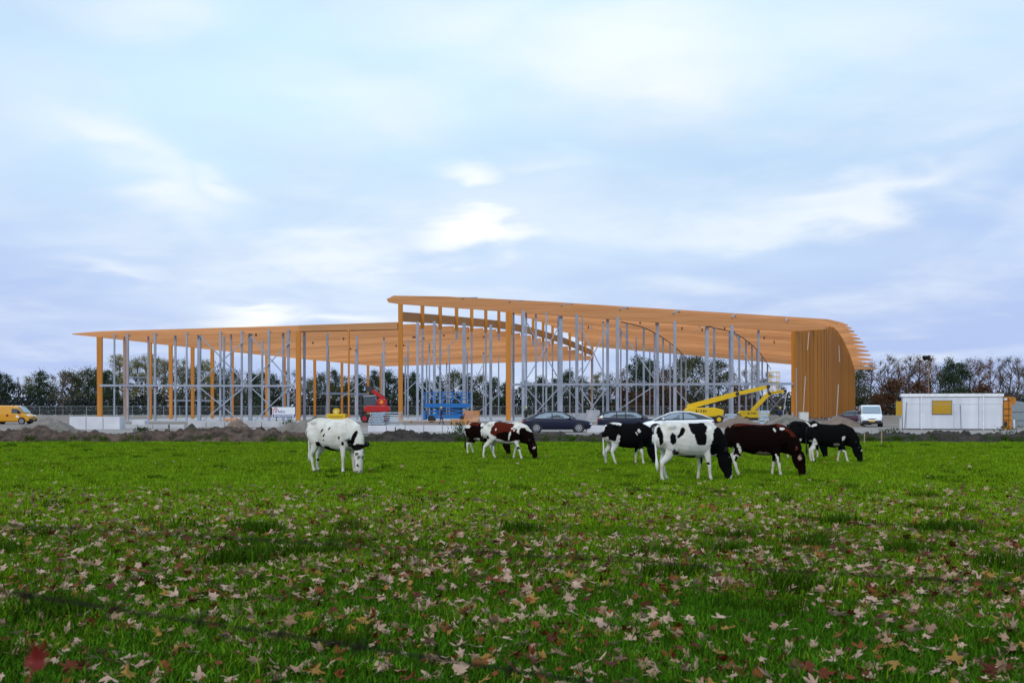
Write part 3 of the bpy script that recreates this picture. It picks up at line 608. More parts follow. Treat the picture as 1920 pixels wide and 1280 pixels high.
sed_body = [(-2.42, .34, .80, .86, .60), (-2.30, .24, .92, 1.02, .82), (-1.9, .20, .96, 1.06, .90), (-1.0, .19, .94, 1.0, .925), (0, .19, .92, .98, .93), (.8, .19, .92, .98, .925), (1.3, .2, .90, .97, .915), (1.9, .2, .82, .90, .88), (2.28, .24, .72, .80, .78), (2.42, .34, .60, .66, .56)]
sed_green = [(-1.98, .98, 1.02, .74, .62), (-1.30, .96, 1.33, .82, .62), (-.7, .95, 1.44, .84, .60), (.0, .94, 1.46, .85, .60), (.42, .94, 1.41, .85, .60), (1.28, .93, .99, .80, .66)]
sed_line = [(-1.52, 1.0, .81), (-1.2, 1.22, .72), (-.75, 1.355, .655), (-.1, 1.39, .64), (.4, 1.33, .65), (1.02, 1.0, .80)]
car('dark_sedan', 'dark navy sedan parked side-on behind the brown-and-white cow pair', (gx(1044, 82.5), 82.5, 0), 0, m_navy, sed_body, sed_green, (-1.42, 1.47, .335, .89), dict(pillars=[-.35], lean=0, line=sed_line, mirror=(.86, 1.0), handles=(-.95, .2), pale=True))
wag_body = [(-2.42, .34, .86, .90, .62), (-2.30, .24, .98, 1.04, .84)] + sed_body[2:]
wag_green = [(-2.34, .98, 1.04, .76, .66), (-2.02, .97, 1.40, .82, .62), (-1.2, .96, 1.47, .84, .60), (.0, .94, 1.47, .85, .60), (.42, .94, 1.41, .85, .60), (1.28, .93, .99, .80, .66)]
wag_line = [(-2.0, 1.02, .80), (-1.82, 1.22, .72), (-1.4, 1.36, .66), (-.2, 1.39, .64), (.4, 1.33, .65), (1.02, 1.0, .80)]
car('dark_estate', 'dark navy estate car between the sedan and the white car', (gx(1181, 88), 88, 0), R(-3), m_navy, wag_body, wag_green, (-1.42, 1.47, .335, .89), dict(pillars=[-1.0, -.35], lean=0, line=wag_line, mirror=(.86, 1.0), handles=(-.95, .2), pale=True))
hat_body = [(-2.30, .36, .80, .84, .62), (-2.22, .26, .96, 1.02, .82), (-1.8, .20, .98, 1.06, .88), (-1.0, .19, .95, 1.0, .905), (0, .19, .93, .98, .91), (.8, .19, .92, .98, .905), (1.3, .2, .88, .96, .895), (1.85, .2, .78, .87, .86), (2.2, .24, .66, .75, .76), (2.32, .34, .56, .62, .54)]
hat_green = [(-2.12, .98, 1.05, .76, .64), (-1.45, .97, 1.30, .82, .60), (-.75, .95, 1.46, .83, .59), (-.05, .94, 1.49, .84, .59), (.5, .93, 1.40, .84, .60), (1.5, .90, .95, .80, .66)]
hat_line = [(-1.18, 1.03, .80), (-1.0, 1.2, .73), (-.5, 1.36, .65), (0, 1.40, .63), (.45, 1.32, .65), (1.14, .99, .80)]
car('white_car', 'white hatchback parked nose-left behind the large spotted cow', (gx(1270, 76), 76, 0), R(177), m_wht, hat_body, hat_green, (-1.38, 1.42, .33, .875), dict(pillars=[-.3], lean=0, line=hat_line, mirror=(.95, 1.02), handles=(-.8, .25), pale=True), trim=False)

def van(name, label, loc, rz, paint, sidewin):
    o = thing(name, label, 'van', loc, rz, 'vans on the site'); n = 10; b = MB()
    st = [(-2.38, .36, 1.80, .90, .80), (-2.3, .28, 1.93, .94, .82), (-1.0, .26, 1.97, .95, .83), (.55, .26, 1.96, .95, .82), (1.02, .26, 1.86, .95, .80), (1.62, .26, 1.22, .94, .80), (1.80, .26, 1.06, .93, .78), (2.2, .30, .92, .88, .70), (2.36, .40, .78, .76, .60)]
    for x, zb, zt, hw, hr in st:
        zm = min(1.05, zt - .04); ring = [(-hw * .92, zb), (-hw, zb + .15), (-hw, zm), (-lerp(hw, hr, .85), zt - .05), (-hr * .85, zt), (hr * .85, zt), (lerp(hw, hr, .85), zt - .05), (hw, zm), (hw, zb + .15), (hw * .92, zb)]
        b.v += [(x, y, z) for y, z in ring]
    for i in range(len(st) - 1):
        for j in range(n): a = i * n + j; c = i * n + (j + 1) % n; b.f.append((a, c, c + n, a + n))
    b.f.append(tuple(range(n - 1, -1, -1))); e = (len(st) - 1) * n; b.f.append(tuple(range(e, e + n)))
    b.build('body', paint, o, smooth=False, bevel=.03)
    MB().poly([(1.10, -.76, 1.80), (1.10, .76, 1.80), (1.68, .83, 1.20), (1.68, -.83, 1.20)]).build('windscreen', m_glass2, o).location = (.03, 0, .035)
    MB().box(2.0, 2.40, -.84, .84, .28, .58).build('bumper', blackmat(), o, bevel=.05); MB().box(2.36, 2.405, -.26, .26, .46, .58).build('number_plate', m_plate, o)
    gr = MB()
    gr.tube([(2.30, -.42, .80), (2.38, -.2, .73), (2.395, 0, .72), (2.38, .2, .73), (2.30, .42, .80)], .035, 6); gr.build('grille', blackmat(), o); MB().cyl((2.345, 0, .84), (1, 0, .2), .07, .03).build('badge', m_chrome, o)
    for s in (-1, 1):
        MB().ball((2.06, s * .74, .86), (.24, .12, .12)).build('headlight', m_lamp, o, smooth=True); MB().box(1.12, 1.22, s * 1.06 - .1, s * 1.06 + .1, 1.12, 1.42).build('mirror', blackmat(), o, bevel=.03)
        MB().poly([(1.04, s * .895, 1.62), (1.56, s * .938, 1.16), (.42, s * .962, 1.16), (.42, s * .887, 1.66)]).build('door_window', m_glass, o)
        if sidewin: MB().poly([(-1.95, s * .962, 1.16), (-1.05, s * .962, 1.16), (-1.05, s * .88, 1.66), (-1.95, s * .875, 1.62)]).build('side_window', m_glass, o)
        MB().box(-1.9, 1.0, s * .945, s * .957, .72, .76).build('rub_strip', blackmat() if not sidewin else paint, o)
        for xw in (-1.45, 1.52): MB().cyl((xw, s * .925, .36), (0, 1, 0), .39, .06, 24).build('wheel_arch', blackmat(), o); wheel(xw, s * .975, .325, o, 5)
        MB().box(-2.4, -2.36, s * .82 - .07, s * .82 + .07, .9, 1.35).build('tail_lamp', m_red, o)
    if sidewin: MB().box(-.15, .1, -.965, -.957, .8, 1.05).build('side_mark', m_red, o); MB().box(.9, 1.2, -.967, -.957, .7, .95).build('door_mark', m_trim, o)
    return o
van('white_van', 'white van facing the viewer left of the site cabin', (gx(1643, 108) - .1, 109.5, 0), R(-103), m_wht, False)
van('yellow_van', 'yellow van with side windows at the left edge of the site', (gx(22, 126), 126, 0), R(-3), mat('yellow_paint', (.62, .28, .008), .3, 0, var=.04, coat=.5), True)
car('dark_car', 'dark car with a pink-red rear parked behind the white van', (gx(1600, 122), 122, 0), R(150), mat('plum_paint', (.05, .012, .03), .3, coat=.5), sed_body, sed_green, (-1.42, 1.47, .335, .89), dict(pillars=[-.35], lean=0, line=sed_line, mirror=(.86, 1.0), handles=(-.95, .2)))

# ------------------------------------------------------------------ machines
m_yel = mat('machine_yellow', (.66, .42, .004), .45, var=.06); m_rd = mat('machine_red', (.42, .012, .014), .4, var=.1); m_blue = mat('lift_blue', (.010, .13, .40), .5, var=.1)
def boom_lift(name, label, loc, s, pts, basket, tip):
    o = thing(name, label, 'boom lift', loc)
    MB().prism([(-1.9, .75), (1.6, .75), (1.9, 1.0), (1.9, 1.5), (.9, 1.75), (-2.0, 1.75), (-2.3, 1.4)], -1.0, 1.0).build('turret', m_yel, o, bevel=.06); MB().box(-1.9, 1.9, -1.05, 1.05, .38, .72).build('chassis', blackmat(), o)
    for x in (-1.35, 1.35):
        for sy in (-1.0, 1.0): w_ = MB().cyl((x, sy, .45), (0, 1, 0), .45, .32, 20).build('wheel', blackmat(), o); MB().cyl((x, sy * 1.17, .45), (0, 1, 0), .24, .02, 16).build('rim', m_yel, w_)
    for i in range(len(pts) - 1):
        a, b = Vector(pts[i]), Vector(pts[i + 1]); MB().bar(a, b, .34 - .05 * i, .54 - .12 * i).build('boom_section', m_yel, o)
        MB().cyl(b, (0, 1, 0), .22, .5, 12).build('boom_joint', m_bolt, o); MB().bar(a.lerp(b, .15) - Vector((0, 0, .42)), a.lerp(b, .6) - Vector((0, 0, .36)), .12).build('ram', m_bolt, o)
    bx, bz = basket; f = MB()
    for z in (0, .55, 1.1):
        f.bar((bx, -.8, bz + z), (bx, .8, bz + z), .05); f.bar((bx + .9, -.8, bz + z), (bx + .9, .8, bz + z), .05); f.bar((bx, -.8, bz + z), (bx + .9, -.8, bz + z), .05); f.bar((bx, .8, bz + z), (bx + .9, .8, bz + z), .05)
    for y in (-.8, 0, .8):
        for x in (0, .9): f.bar((bx + x, y, bz), (bx + x, y, bz + 1.1), .05)
    MB().box(bx, bx + .9, -.8, .8, bz - .06, bz).build('platform', m_yel, o); f.build('basket', m_yel, o)
    for k, (wl, zl) in enumerate(((.16, .24), (.07, .22), (.13, .26), (.17, .24), (.10, .25))): x = -1.2 + k * .27; MB().box(x, x + wl, -1.012, -1.0, 1.24, 1.24 + zl).build('side_lettering', m_bolt, o)
    o.scale = (s, s, s)
    return o
Yb = 133.0; b0 = at(1322, 790, Yb)
def loc_(px, py): p = at(px, py, Yb); return (p.x - b0.x, 0, p.z)
boom_lift('boom_lift', 'large yellow boom lift behind the white car, arm raised to the right', (b0.x, Yb, 0), 1, [loc_(1288, 763), loc_(1382, 738), loc_(1440, 725)], (loc_(1444, 716)[0], loc_(1444, 716)[2]), None)
Yb = 136.0; b0 = at(1415, 790, Yb)
_q = lambda p: tuple(c / .8 for c in p)
boom_lift('boom_lift', 'smaller yellow boom lift with a steep arm left of the timber wall', (b0.x, Yb, 0), .8, [_q(loc_(1410, 770)), _q(loc_(1442, 737)), _q(loc_(1472, 733))], (loc_(1446, 737)[0] / .8, loc_(1446, 737)[2] / .8), None)
# blue scissor lift
Yl = 142; sx0, sx1 = gx(797, Yl), gx(882, Yl); lw = (sx1 - sx0) / 2
lf = thing('scissor_lift', 'bright blue scissor lift with railed platform inside the hall', 'scissor lift', ((sx0 + sx1) / 2, Yl, 0))
MB().box(-lw, lw, -1.1, 1.1, 1.75, 2.25).build('platform', m_blue, lf); MB().box(-lw * .9, lw * .9, -1.0, 1.0, .45, .9).build('chassis', m_blue, lf)
for x in (-lw * .7, lw * .7):
    for sy in (-1.0, 1.0): MB().cyl((x, sy, .42), (0, 1, 0), .42, .3, 18).build('wheel', blackmat(), lf)
for s in (-1, 1):
    for z0 in (.9, 1.32): MB().bar((-lw * .8, s * .7, z0), (lw * .8, s * .7, z0 + .42), .14).build('scissor_arm', m_blue, lf); MB().bar((lw * .8, s * .78, z0), (-lw * .8, s * .78, z0 + .42), .14).build('scissor_arm', m_blue, lf)
    for z in (2.75, 3.15, 3.55): MB().bar((-lw, s * 1.08, z), (lw, s * 1.08, z), .07).build('guard_rail', m_blue, lf)
    for k in range(6): x = lerp(-lw, lw, k / 5); MB().bar((x, s * 1.08, 2.25), (x, s * 1.08, 3.58), .08).build('rail_post', m_blue, lf)
for s in (-1, 1):
    for z in (2.9, 3.55): MB().bar((s * lw, -1.08, z), (s * lw, 1.08, z), .07).build('guard_rail', m_blue, lf)
    MB().box(s * lw - .15, s * lw + .15, -1.0, 1.0, .3, 1.4).build('end_box', m_blue, lf)
# red crane loader
Yr = 140; rc = thing('red_loader', 'red mobile crane with folded black boom behind the galvanised stack', 'crane', (gx(704, Yr), Yr, 0))
MB().prism([(-1.2, 1.25), (1.6, 1.25), (1.75, 1.5), (1.6, 1.95), (-.9, 2.0), (-1.3, 1.7)], -1.0, 1.0).build('upper_body', m_rd, rc, bevel=.08); MB().box(-1.5, 1.6, -1.0, 1.0, .55, .95).build('chassis', blackmat(), rc); MB().box(-.5, .5, -.5, .5, .95, 1.25).build('slew_ring', m_bolt, rc)
MB().box(.25, 1.35, -.85, .3, 2.0, 2.75).build('counterweight', m_rd, rc, bevel=.06); MB().cyl((.8, -.86, 2.4), (0, 1, 0), .22, .03, 16).build('yellow_emblem', mat('emblem_amber', (.7, .25, .02), .5), rc)
MB().prism([(-1.25, 2.0), (.2, 2.0), (.1, 3.1), (-.7, 3.25), (-1.3, 3.0)], -.9, .2).build('cab', m_glass, rc); MB().bar((-1.3, -.92, 3.05), (.12, -.92, 3.18), .07).build('cab_frame', m_chrome, rc)
MB().bar((1.0, .0, 2.75), (-.35, .0, 3.75), .34, .42).build('boom', m_rd, rc); MB().bar((-.35, .0, 3.75), (-1.1, .0, 4.0), .4, .6).build('boom_head', m_bolt, rc); MB().bar((1.2, .25, 2.9), (-.9, .25, 4.15), .16).build('ram', m_bolt, rc)
for k, z in enumerate((1.1, 1.7, 2.3, 2.9)): MB().bar((-1.55, -.6, z), (-1.9, .3, z + .3), .18).build('hose_bundle', m_bolt, rc)
MB().bar((-1.65, -.5, .6), (-1.6, -.5, 3.2), .22).build('mast', m_bolt, rc)
for x in (-1.15, -.3, 1.1):
    for sy in (-.95, .95): w_ = MB().cyl((x, sy, .48), (0, 1, 0), .48, .32, 20).build('wheel', blackmat(), rc); MB().cyl((x, sy * 1.175, .48), (0, 1, 0), .27, .02, 16).build('rim', m_rd, w_)
MB().ball((-.55, -1.02, 1.08), .1).build('red_lamp', m_red, rc, smooth=True)
# yellow compressor
Yk = 134; yc = thing('yellow_compressor', 'yellow box machine with a round drum on top behind the white cow', 'compressor', (gx(631, Yk), Yk, 0))
MB().prism([(-1.1, .35), (1.05, .35), (1.1, 1.05), (-1.05, 1.05)], -.6, .6).build('housing', m_yel, yc, bevel=.05); MB().cyl((0, 0, 1.32), (0, 1, 0), .36, .9, 18).build('drum', m_yel, yc); MB().cyl((0, -.46, 1.3), (0, 1, 0), .12, .03, 12).build('drum_hub', m_trim, yc)
MB().box(-.36, .36, -.4, .4, 1.05, 1.2).build('drum_cradle', m_bolt, yc); MB().box(-.9, .9, -.5, .5, .1, .35).build('skid', blackmat(), yc); MB().box(-.8, .8, -.612, -.6, .7, .76).build('side_stripe', m_bolt, yc)
MB().bar((1.25, -.3, 0), (1.25, -.3, .9), .14).build('orange_marker', mat('marker_orange', (.6, .12, .02), .5), yc)

# ------------------------------------------------------------------ stacks of material
def stack(name, label, cat, loc, layers, per, ln, w_, h_, m, gap, rz=0.0):
    o = thing(name, label, cat, loc, rz)
    for k in range(layers):
        for q in range(per): y = (q - per / 2) * w_ * 1.15; MB().box(-ln / 2 + random.uniform(-.12, .12), ln / 2 + random.uniform(-.12, .12), y, y + w_, k * (h_ + gap) + .08, k * (h_ + gap) + h_ + .08).build('beam', m, o)
    for x in (-ln * .3, ln * .3): MB().box(x - .05, x + .05, -per * w_ * .6, per * w_ * .6, 0, .08).build('bearer', m_bolt, o)
    return o
m_galv = mat('pale_galvanised', (.42, .50, .58), .45, .3)
stack('steel_stack', 'stacked pale galvanised steel sections right of the red machine', 'steel stack', (gx(733, 118), 118, 0), 6, 5, 2.2, .14, .1, m_galv, .12)
stack('steel_stack', 'bundle of pale steel ends left of the slatted steel stack', 'steel stack', (gx(706, 117), 117, 0), 5, 5, 1.05, .2, .2, m_galv, .05, .5)
stack('timber_stack', 'tall stack of orange glued-timber pieces right of the worker', 'timber stack', (gx(884, 122), 122, 0), 7, 3, 1.5, .3, .15, m_beam, .05)
stack('timber_stack', 'low stack of reddish boards in front of the tall timber stack', 'timber stack', (gx(862, 116), 116, 0), 3, 3, 1.7, .3, .14, m_edge, .05)
stack('plank_pile', 'flat brown planks lying along the white foundation wall', 'planks', (gx(800, 112), 112, .35), 1, 3, 4.8, .25, .06, m_edge, .05)
stack('plank_pile', 'few light planks lying on the foundation behind the sand cone', 'planks', (gx(436, 108), 108, .45), 2, 2, 1.6, .2, .1, m_beam, .04)
stack('steel_bundle', 'pale galvanised bundle standing right of the white car', 'steel stack', (gx(1371, 112), 112, 0), 5, 3, .9, .2, .16, m_galv, .07)
stack('steel_bundle', 'pale steel bundle in front of the smaller boom lift', 'steel stack', (gx(1432, 118), 118, 0), 4, 3, .8, .2, .3, m_galv, .06)
bn = thing('site_cupboard', 'pale grey switch box standing at the timber wall', 'switch box', (gx(1508, 112), 112, 0)); MB().box(-.42, .42, 0, .5, .25, 1.3).build('box_body', mat('pale_box', (.5, .51, .5), .6), bn, bevel=.03); MB().box(-.36, .36, -.02, 0, .32, 1.22).build('box_door', mat('pale_box2', (.58, .59, .58), .5), bn); MB().box(-.3, .3, .1, .4, 0, .25).build('box_base', m_conc, bn)
# builder's sign
Ys = 131; sg = thing('builder_sign', 'white builder sign with red roof logo and blue lettering', 'sign', (gx(532, Ys), Ys, 0)); hw2, zt_, zb_ = 1.24, HC + (765 - 763) / FPX * Ys, HC - (781.5 - 765) / FPX * Ys
m_sw = mat('sign_white', (.72, .75, .80), .5, var=.02); m_sb = mat('sign_blue', (.03, .04, .22), .5); m_sr = mat('sign_red', (.55, .03, .05), .5)
MB().box(-hw2, hw2, 0, .05, zb_, zt_).build('board', m_sw, sg); MB().box(-hw2 + .05, hw2 + .02, -.008, -.002, zb_, zb_ + .28).build('blue_band', m_sb, sg)
wb = MB().box(-hw2 + .18, hw2 - .12, -.014, -.010, zb_ + .07, zb_ + .22).build('white_strip', m_sw, sg)
for s in (-.8, .8): MB().bar((s, .08, 0), (s, .08, zt_), .08).build('sign_leg', m_bolt, sg)
lg = MB(); lg.bar((-1.15, -.012, zt_ - .30), (-.90, -.012, zt_ - .08), .10, .01, (0, 1, 0)); lg.bar((-.90, -.012, zt_ - .08), (-.66, -.012, zt_ - .30), .10, .01, (0, 1, 0)); lg.bar((-1.1, -.012, zt_ - .72), (-1.1, -.012, zt_ - .3), .06, .01, (0, 1, 0)); lg.bar((-.92, -.012, zt_ - .66), (-.92, -.012, zt_ - .3), .06, .01, (0, 1, 0)); lg.build('roof_logo', m_sr, sg)
def text(s, size, x, z, y, m, parent, name='lettering'):
    c = bpy.data.curves.new(name, 'FONT'); c.body = s; c.size = size; c.extrude = .004; to = bpy.data.objects.new(name, c); col.objects.link(to)
    bpy.context.view_layer.update(); me = bpy.data.meshes.new_from_object(to.evaluated_get(bpy.context.evaluated_depsgraph_get())); bpy.data.objects.remove(to); me.materials.clear(); me.materials.append(m)
    o = obj(name, me, parent); o.rotation_euler = (R(90), 0, 0); o.location = (x, y, z); return o
text('Heko', .46, -.86, zt_ - .62, -.012, m_sb, sg)
for k, (a, b) in enumerate(((-.95, -.55), (-.5, -.1), (-.05, .5), (.56, .95))): MB().box(a, b, -.02, -.016, zb_ + .12, zb_ + .17).build('small_print', m_sb, sg)

# ------------------------------------------------------------------ bodies: lofted volumes fused into one continuous skin
def fuse(mb, voxel, smooth_it, name):
    me = mb.mesh('tmp', None); o = bpy.data.objects.new('tmp', me); col.objects.link(o)
    r = o.modifiers.new('r', 'REMESH'); r.mode = 'VOXEL'; r.voxel_size = voxel
    s = o.modifiers.new('s', 'SMOOTH'); s.factor = .5; s.iterations = smooth_it
    bpy.context.view_layer.update()
    out = bpy.data.meshes.new_from_object(o.evaluated_get(bpy.context.evaluated_depsgraph_get())); out.name = name
    bpy.data.objects.remove(o); bpy.data.meshes.remove(me)
    for p in out.polygons: p.use_smooth = True
    return out

WHITE, BLACK, RED, BROWN, PINK = (.70, .68, .645), (.0045, .0045, .005), (.085, .013, .007), (.0065, .0024, .002), (.30, .17, .14)
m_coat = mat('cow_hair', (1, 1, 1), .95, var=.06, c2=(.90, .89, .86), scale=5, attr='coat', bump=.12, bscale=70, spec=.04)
m_hoof = mat('hoof_horn', (.05, .042, .035), .6); m_eye = mat('eye_dark', (.008, .006, .006), .1, spec=.8); m_nose = mat('muzzle_skin', (.12, .08, .075), .45)
FEET = []
def coat_at(p, patches, base, seed, side):
    q = p + Vector((noise.noise(p * 3.1 + Vector((seed, 0, 0))), noise.noise(p * 3.1 + Vector((0, seed, 5))), noise.noise(p * 3.1 + Vector((7, 0, seed))))) * .055
    q += Vector((noise.noise(p * 11 + Vector((seed, 1, 0))), 0, noise.noise(p * 11 + Vector((2, seed, 5))))) * .018
    q += Vector((noise.noise(p * 26 + Vector((seed, 4, 0))), 0, noise.noise(p * 26 + Vector((6, seed, 5))))) * .014
    c = base
    for pa in patches:
        cx, cz, rx, rz, ang, colr = pa[:6]
        if len(pa) > 6 and pa[6] * p.y < -.02: continue
        dx_, dz_ = q.x - cx, q.z - cz; ca, sa = math.cos(ang), math.sin(ang); u = (dx_ * ca + dz_ * sa) / rx; v = (-dx_ * sa + dz_ * ca) / rz
        if abs(u) ** 2.4 + abs(v) ** 2.4 < 1: c = colr
    return c
def cow(label, px, Y, yaw, height, base, patches, seed, legs=(0, 0, 0, 0), reach=1.0, headyaw=0.0, length=1.0, ear=BLACK, earout=None, tailc=None, muzzle=None, tailsw=0.0, fat=1.0, legw=.86):
    s = height / 1.37; b = MB(); Lg = length
    tor = [(-.755, 1.12, .11, .10), (-.715, 1.09, .22, .175), (-.62, 1.05, .305, .24), (-.46, 1.03, .335, .25), (-.30, 1.0, .355, .25), (-.05, .95, .38, .305), (.18, .935, .39, .305), (.38, .945, .385, .27), (.54, .97, .35, .235), (.68, 1.0, .28, .19), (.77, 1.02, .19, .135)]
    b.tube([(x * Lg, 0, z) for x, z, *_ in tor], [(ry * fat, rz) for _, _, rz, ry in tor], 20)
    # hips, withers
    b.tube([(-.62 * Lg, 0, 1.24), (-.45 * Lg, 0, 1.30), (-.2 * Lg, 0, 1.29)], [(.10, .05), (.16, .065), (.08, .06)], 10); b.tube([(.30 * Lg, 0, 1.27), (.48 * Lg, 0, 1.30), (.62 * Lg, 0, 1.24)], [(.07, .05), (.09, .07), (.06, .05)], 10)
    for sy in (-1, 1):
        b.ball((-.44 * Lg, sy * .165, 1.245), (.12, .08, .075)); b.ball((-.70 * Lg, sy * .095, 1.20), (.06, .045, .06))
        b.tube([(.50 * Lg, sy * .17, 1.20), (.58 * Lg, sy * .225, 1.0), (.64 * Lg, sy * .20, .84)], [(.05, .09), (.055, .10), (.05, .08)], 8)
        b.tube([(-.52 * Lg, sy * .20, 1.12), (-.50 * Lg, sy * .235, .95), (-.44 * Lg, sy * .22, .76)], [(.06, .14), (.06, .15), (.05, .10)], 8)
    cx = .62 * Lg
    hy = headyaw
    def hp(x, z, dy=0.0): return Vector((cx + x * reach, dy, z))
    fwd = Vector((math.cos(hy), -math.sin(hy), 0)); latv = Vector((math.sin(hy), math.cos(hy), 0))
    n0, n1, n2, n3 = Vector((cx - .14, 0, 1.04)), hp(.08, .97), hp(.235, .80), hp(.32, .64)
    b.tube([n0, n1, n2, n3], [(.18, .32), (.16, .29), (.125, .23), (.105, .17)], 16)
    b.tube([Vector((cx - .06, 0, .80)), hp(.06, .70), hp(.16, .62)], [(.09, .13), (.06, .12), (.04, .06)], 10)   # brisket and dewlap
    h0 = hp(.34, .70)
    def hq(x, z): return h0 + fwd * x + Vector((0, 0, z - .70))
    a0, a1, a2, a3, a4, a5 = hq(-.02, .72), hq(.03, .60), hq(.065, .46), hq(.10, .31), hq(.125, .17), hq(.13, .035)
    b.tube([a0, a1, a2, a3, a4, a5], [(.075, .07), (.125, .135), (.122, .150), (.090, .112), (.092, .098), (.080, .080)], 16, lat=latv)
    b.tube([hq(-.07, .56), hq(-.05, .42), hq(.02, .24)], [(.08, .07), (.075, .07), (.05, .05)], 10, lat=latv)      # jaw
    HX = {'fl': (.47, -.145), 'fr': (.47, .145), 'hl': (-.52, -.15), 'hr': (-.52, .15)}
    feet = []
    for key, d in zip(('fl', 'fr', 'hl', 'hr'), legs):
        x, y = HX[key]; x *= Lg
        if key[0] == 'f': pts = [(x + .02, y * .85, .98), (x - .01, y * 1.02, .72), (x + d * .45, y, .42), (x + d * .62, y, .36), (x + d * .85, y * .97, .18), (x + d * .95, y * .97, .11), (x + d + .025, y * .97, .045)]; rad = [(.10, .16), (.075, .115), (.052, .062), (.046, .052), (.034, .04), (.043, .048), (.046, .055)]
        else: pts = [(x + .05, y * .95, 1.02), (x + .10, y * 1.12, .74), (x + .02 + d * .25, y * 1.06, .58), (x - .085 + d * .5, y, .45), (x - .075 + d * .6, y, .38), (x - .05 + d * .9, y * .97, .17), (x - .03 + d * .97, y * .97, .11), (x + d, y * .97, .045)]; rad = [(.13, .24), (.10, .17), (.07, .105), (.05, .068), (.045, .056), (.037, .043), (.044, .05), (.046, .056)]
        rad = [(a * legw, c * legw) for a, c in rad]; b.tube(pts, rad, 12, lat=(0, 1, 0)); feet.append(pts[-1])
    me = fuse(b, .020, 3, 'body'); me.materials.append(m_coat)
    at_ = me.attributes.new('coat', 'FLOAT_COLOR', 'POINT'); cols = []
    for v in me.vertices:
        c = coat_at(v.co, patches, base, seed, 0)
        if muzzle and v.co.z < .12 and v.co.x > cx + .22 * reach: c = muzzle
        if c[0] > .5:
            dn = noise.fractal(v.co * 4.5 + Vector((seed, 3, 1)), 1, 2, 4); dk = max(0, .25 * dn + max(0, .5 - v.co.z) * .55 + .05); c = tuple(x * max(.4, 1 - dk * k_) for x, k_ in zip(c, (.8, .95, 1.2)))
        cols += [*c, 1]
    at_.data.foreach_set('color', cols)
    o = thing('cow', label, 'cow', (gx(px, Y), Y, -.015), -yaw, 'cows grazing in the pasture'); o.scale = (s, s, s); obj('body', me, o)
    for f in feet + [(a5.x, a5.y, 0)]: FEET.append((o.location.x + s * (f[0] * math.cos(-yaw) - f[1] * math.sin(-yaw)), Y + s * (f[0] * math.sin(-yaw) + f[1] * math.cos(-yaw))))
    for f in feet: MB().tube([(f[0] - .012, f[1], .065), (f[0] + .005, f[1], .04), (f[0] + .014, f[1], 0)], [(.047, .055), (.053, .064), (.055, .07)], 10).build('hoof', m_hoof, o, smooth=True)
    m_ear = mat('ear_' + str(ear), ear, .8)
    hd = Vector((0, 1, 0))
    for sy in (-1, 1):
        UP = Vector((0, 0, 1)); e0 = a0.lerp(a1, .4) + latv * (sy * .085) - fwd * .03; e1 = e0 + latv * (sy * .11) + UP * .03; e2 = e0 + latv * (sy * .18) + UP * .01
        if earout: e1 += UP * .03; e2 += UP * .06 + fwd * .03
        MB().tube([e0, e0.lerp(e1, .5), e1, e1.lerp(e2, .6), e2], [(.018, .025), (.026, .05), (.024, .068), (.018, .05), (.005, .01)], 8, lat=fwd).build('ear', m_ear, o, smooth=True)
        MB().ball(a1.lerp(a2, .35) + latv * (sy * .112) + fwd * .05, (.022, .022, .026), 8, 5).build('eye', m_eye, o, smooth=True)
        MB().ball(a4.lerp(a5, .55) + latv * (sy * .045) + fwd * .075, (.018, .018, .02), 8, 5).build('nostril', m_eye, o, smooth=True)
    tx = -.735 * Lg
    tl = MB().tube([(tx + .06, 0, 1.26), (tx - .015, tailsw * .1, 1.20), (tx - .05, tailsw * .4, 1.02), (tx - .05, tailsw * .7, .78), (tx - .04, tailsw * .9, .56), (tx - .035, tailsw, .42), (tx - .03, tailsw, .26)], [.042, .036, .026, .021, .022, .04, .012], 8).build('tail', mat('tail_' + str(tailc or base), tailc or base, .85), o, smooth=True)
    return o
K, W, D = BLACK, WHITE, BROWN
def dist(y): return HC * FPX / (y - 765)
# white cow with small black specks, head turned to the viewer
cow('mostly white cow with small black specks grazing alone at the left', 624, dist(887), R(33), 1.46, W,
    [(-.66, .93, .035, .09, .1, K, -1), (-.12, 1.05, .022, .05, -.4, K, -1), (-.02, .94, .03, .055, -.5, K, -1), (.10, 1.10, .03, .05, -.7, K, -1), (-.04, .80, .025, .03, 0, K, -1), (.40, .90, .03, .03, 0, K, -1), (.50, .77, .04, .05, -.6, K, -1), (.02, .57, .22, .07, -.05, K), (-.28, .70, .05, .06, 0, K), (.80, .90, .05, .17, -.3, K),
     (.72, .70, .06, .14, .4, K), (.86, .66, .12, .07, 0, K), (.96, .40, .03, .05, 0, (.12, .11, .10)), (.93, .22, .02, .03, 0, K), (.90, .50, .05, .05, 0, (.10, .09, .08)), (-.62, .32, .03, .04, 0, K)], 3.1, (-.02, .10, .06, -.08), .62, .85, .98, K, .5, W, (.55, .5, .46))
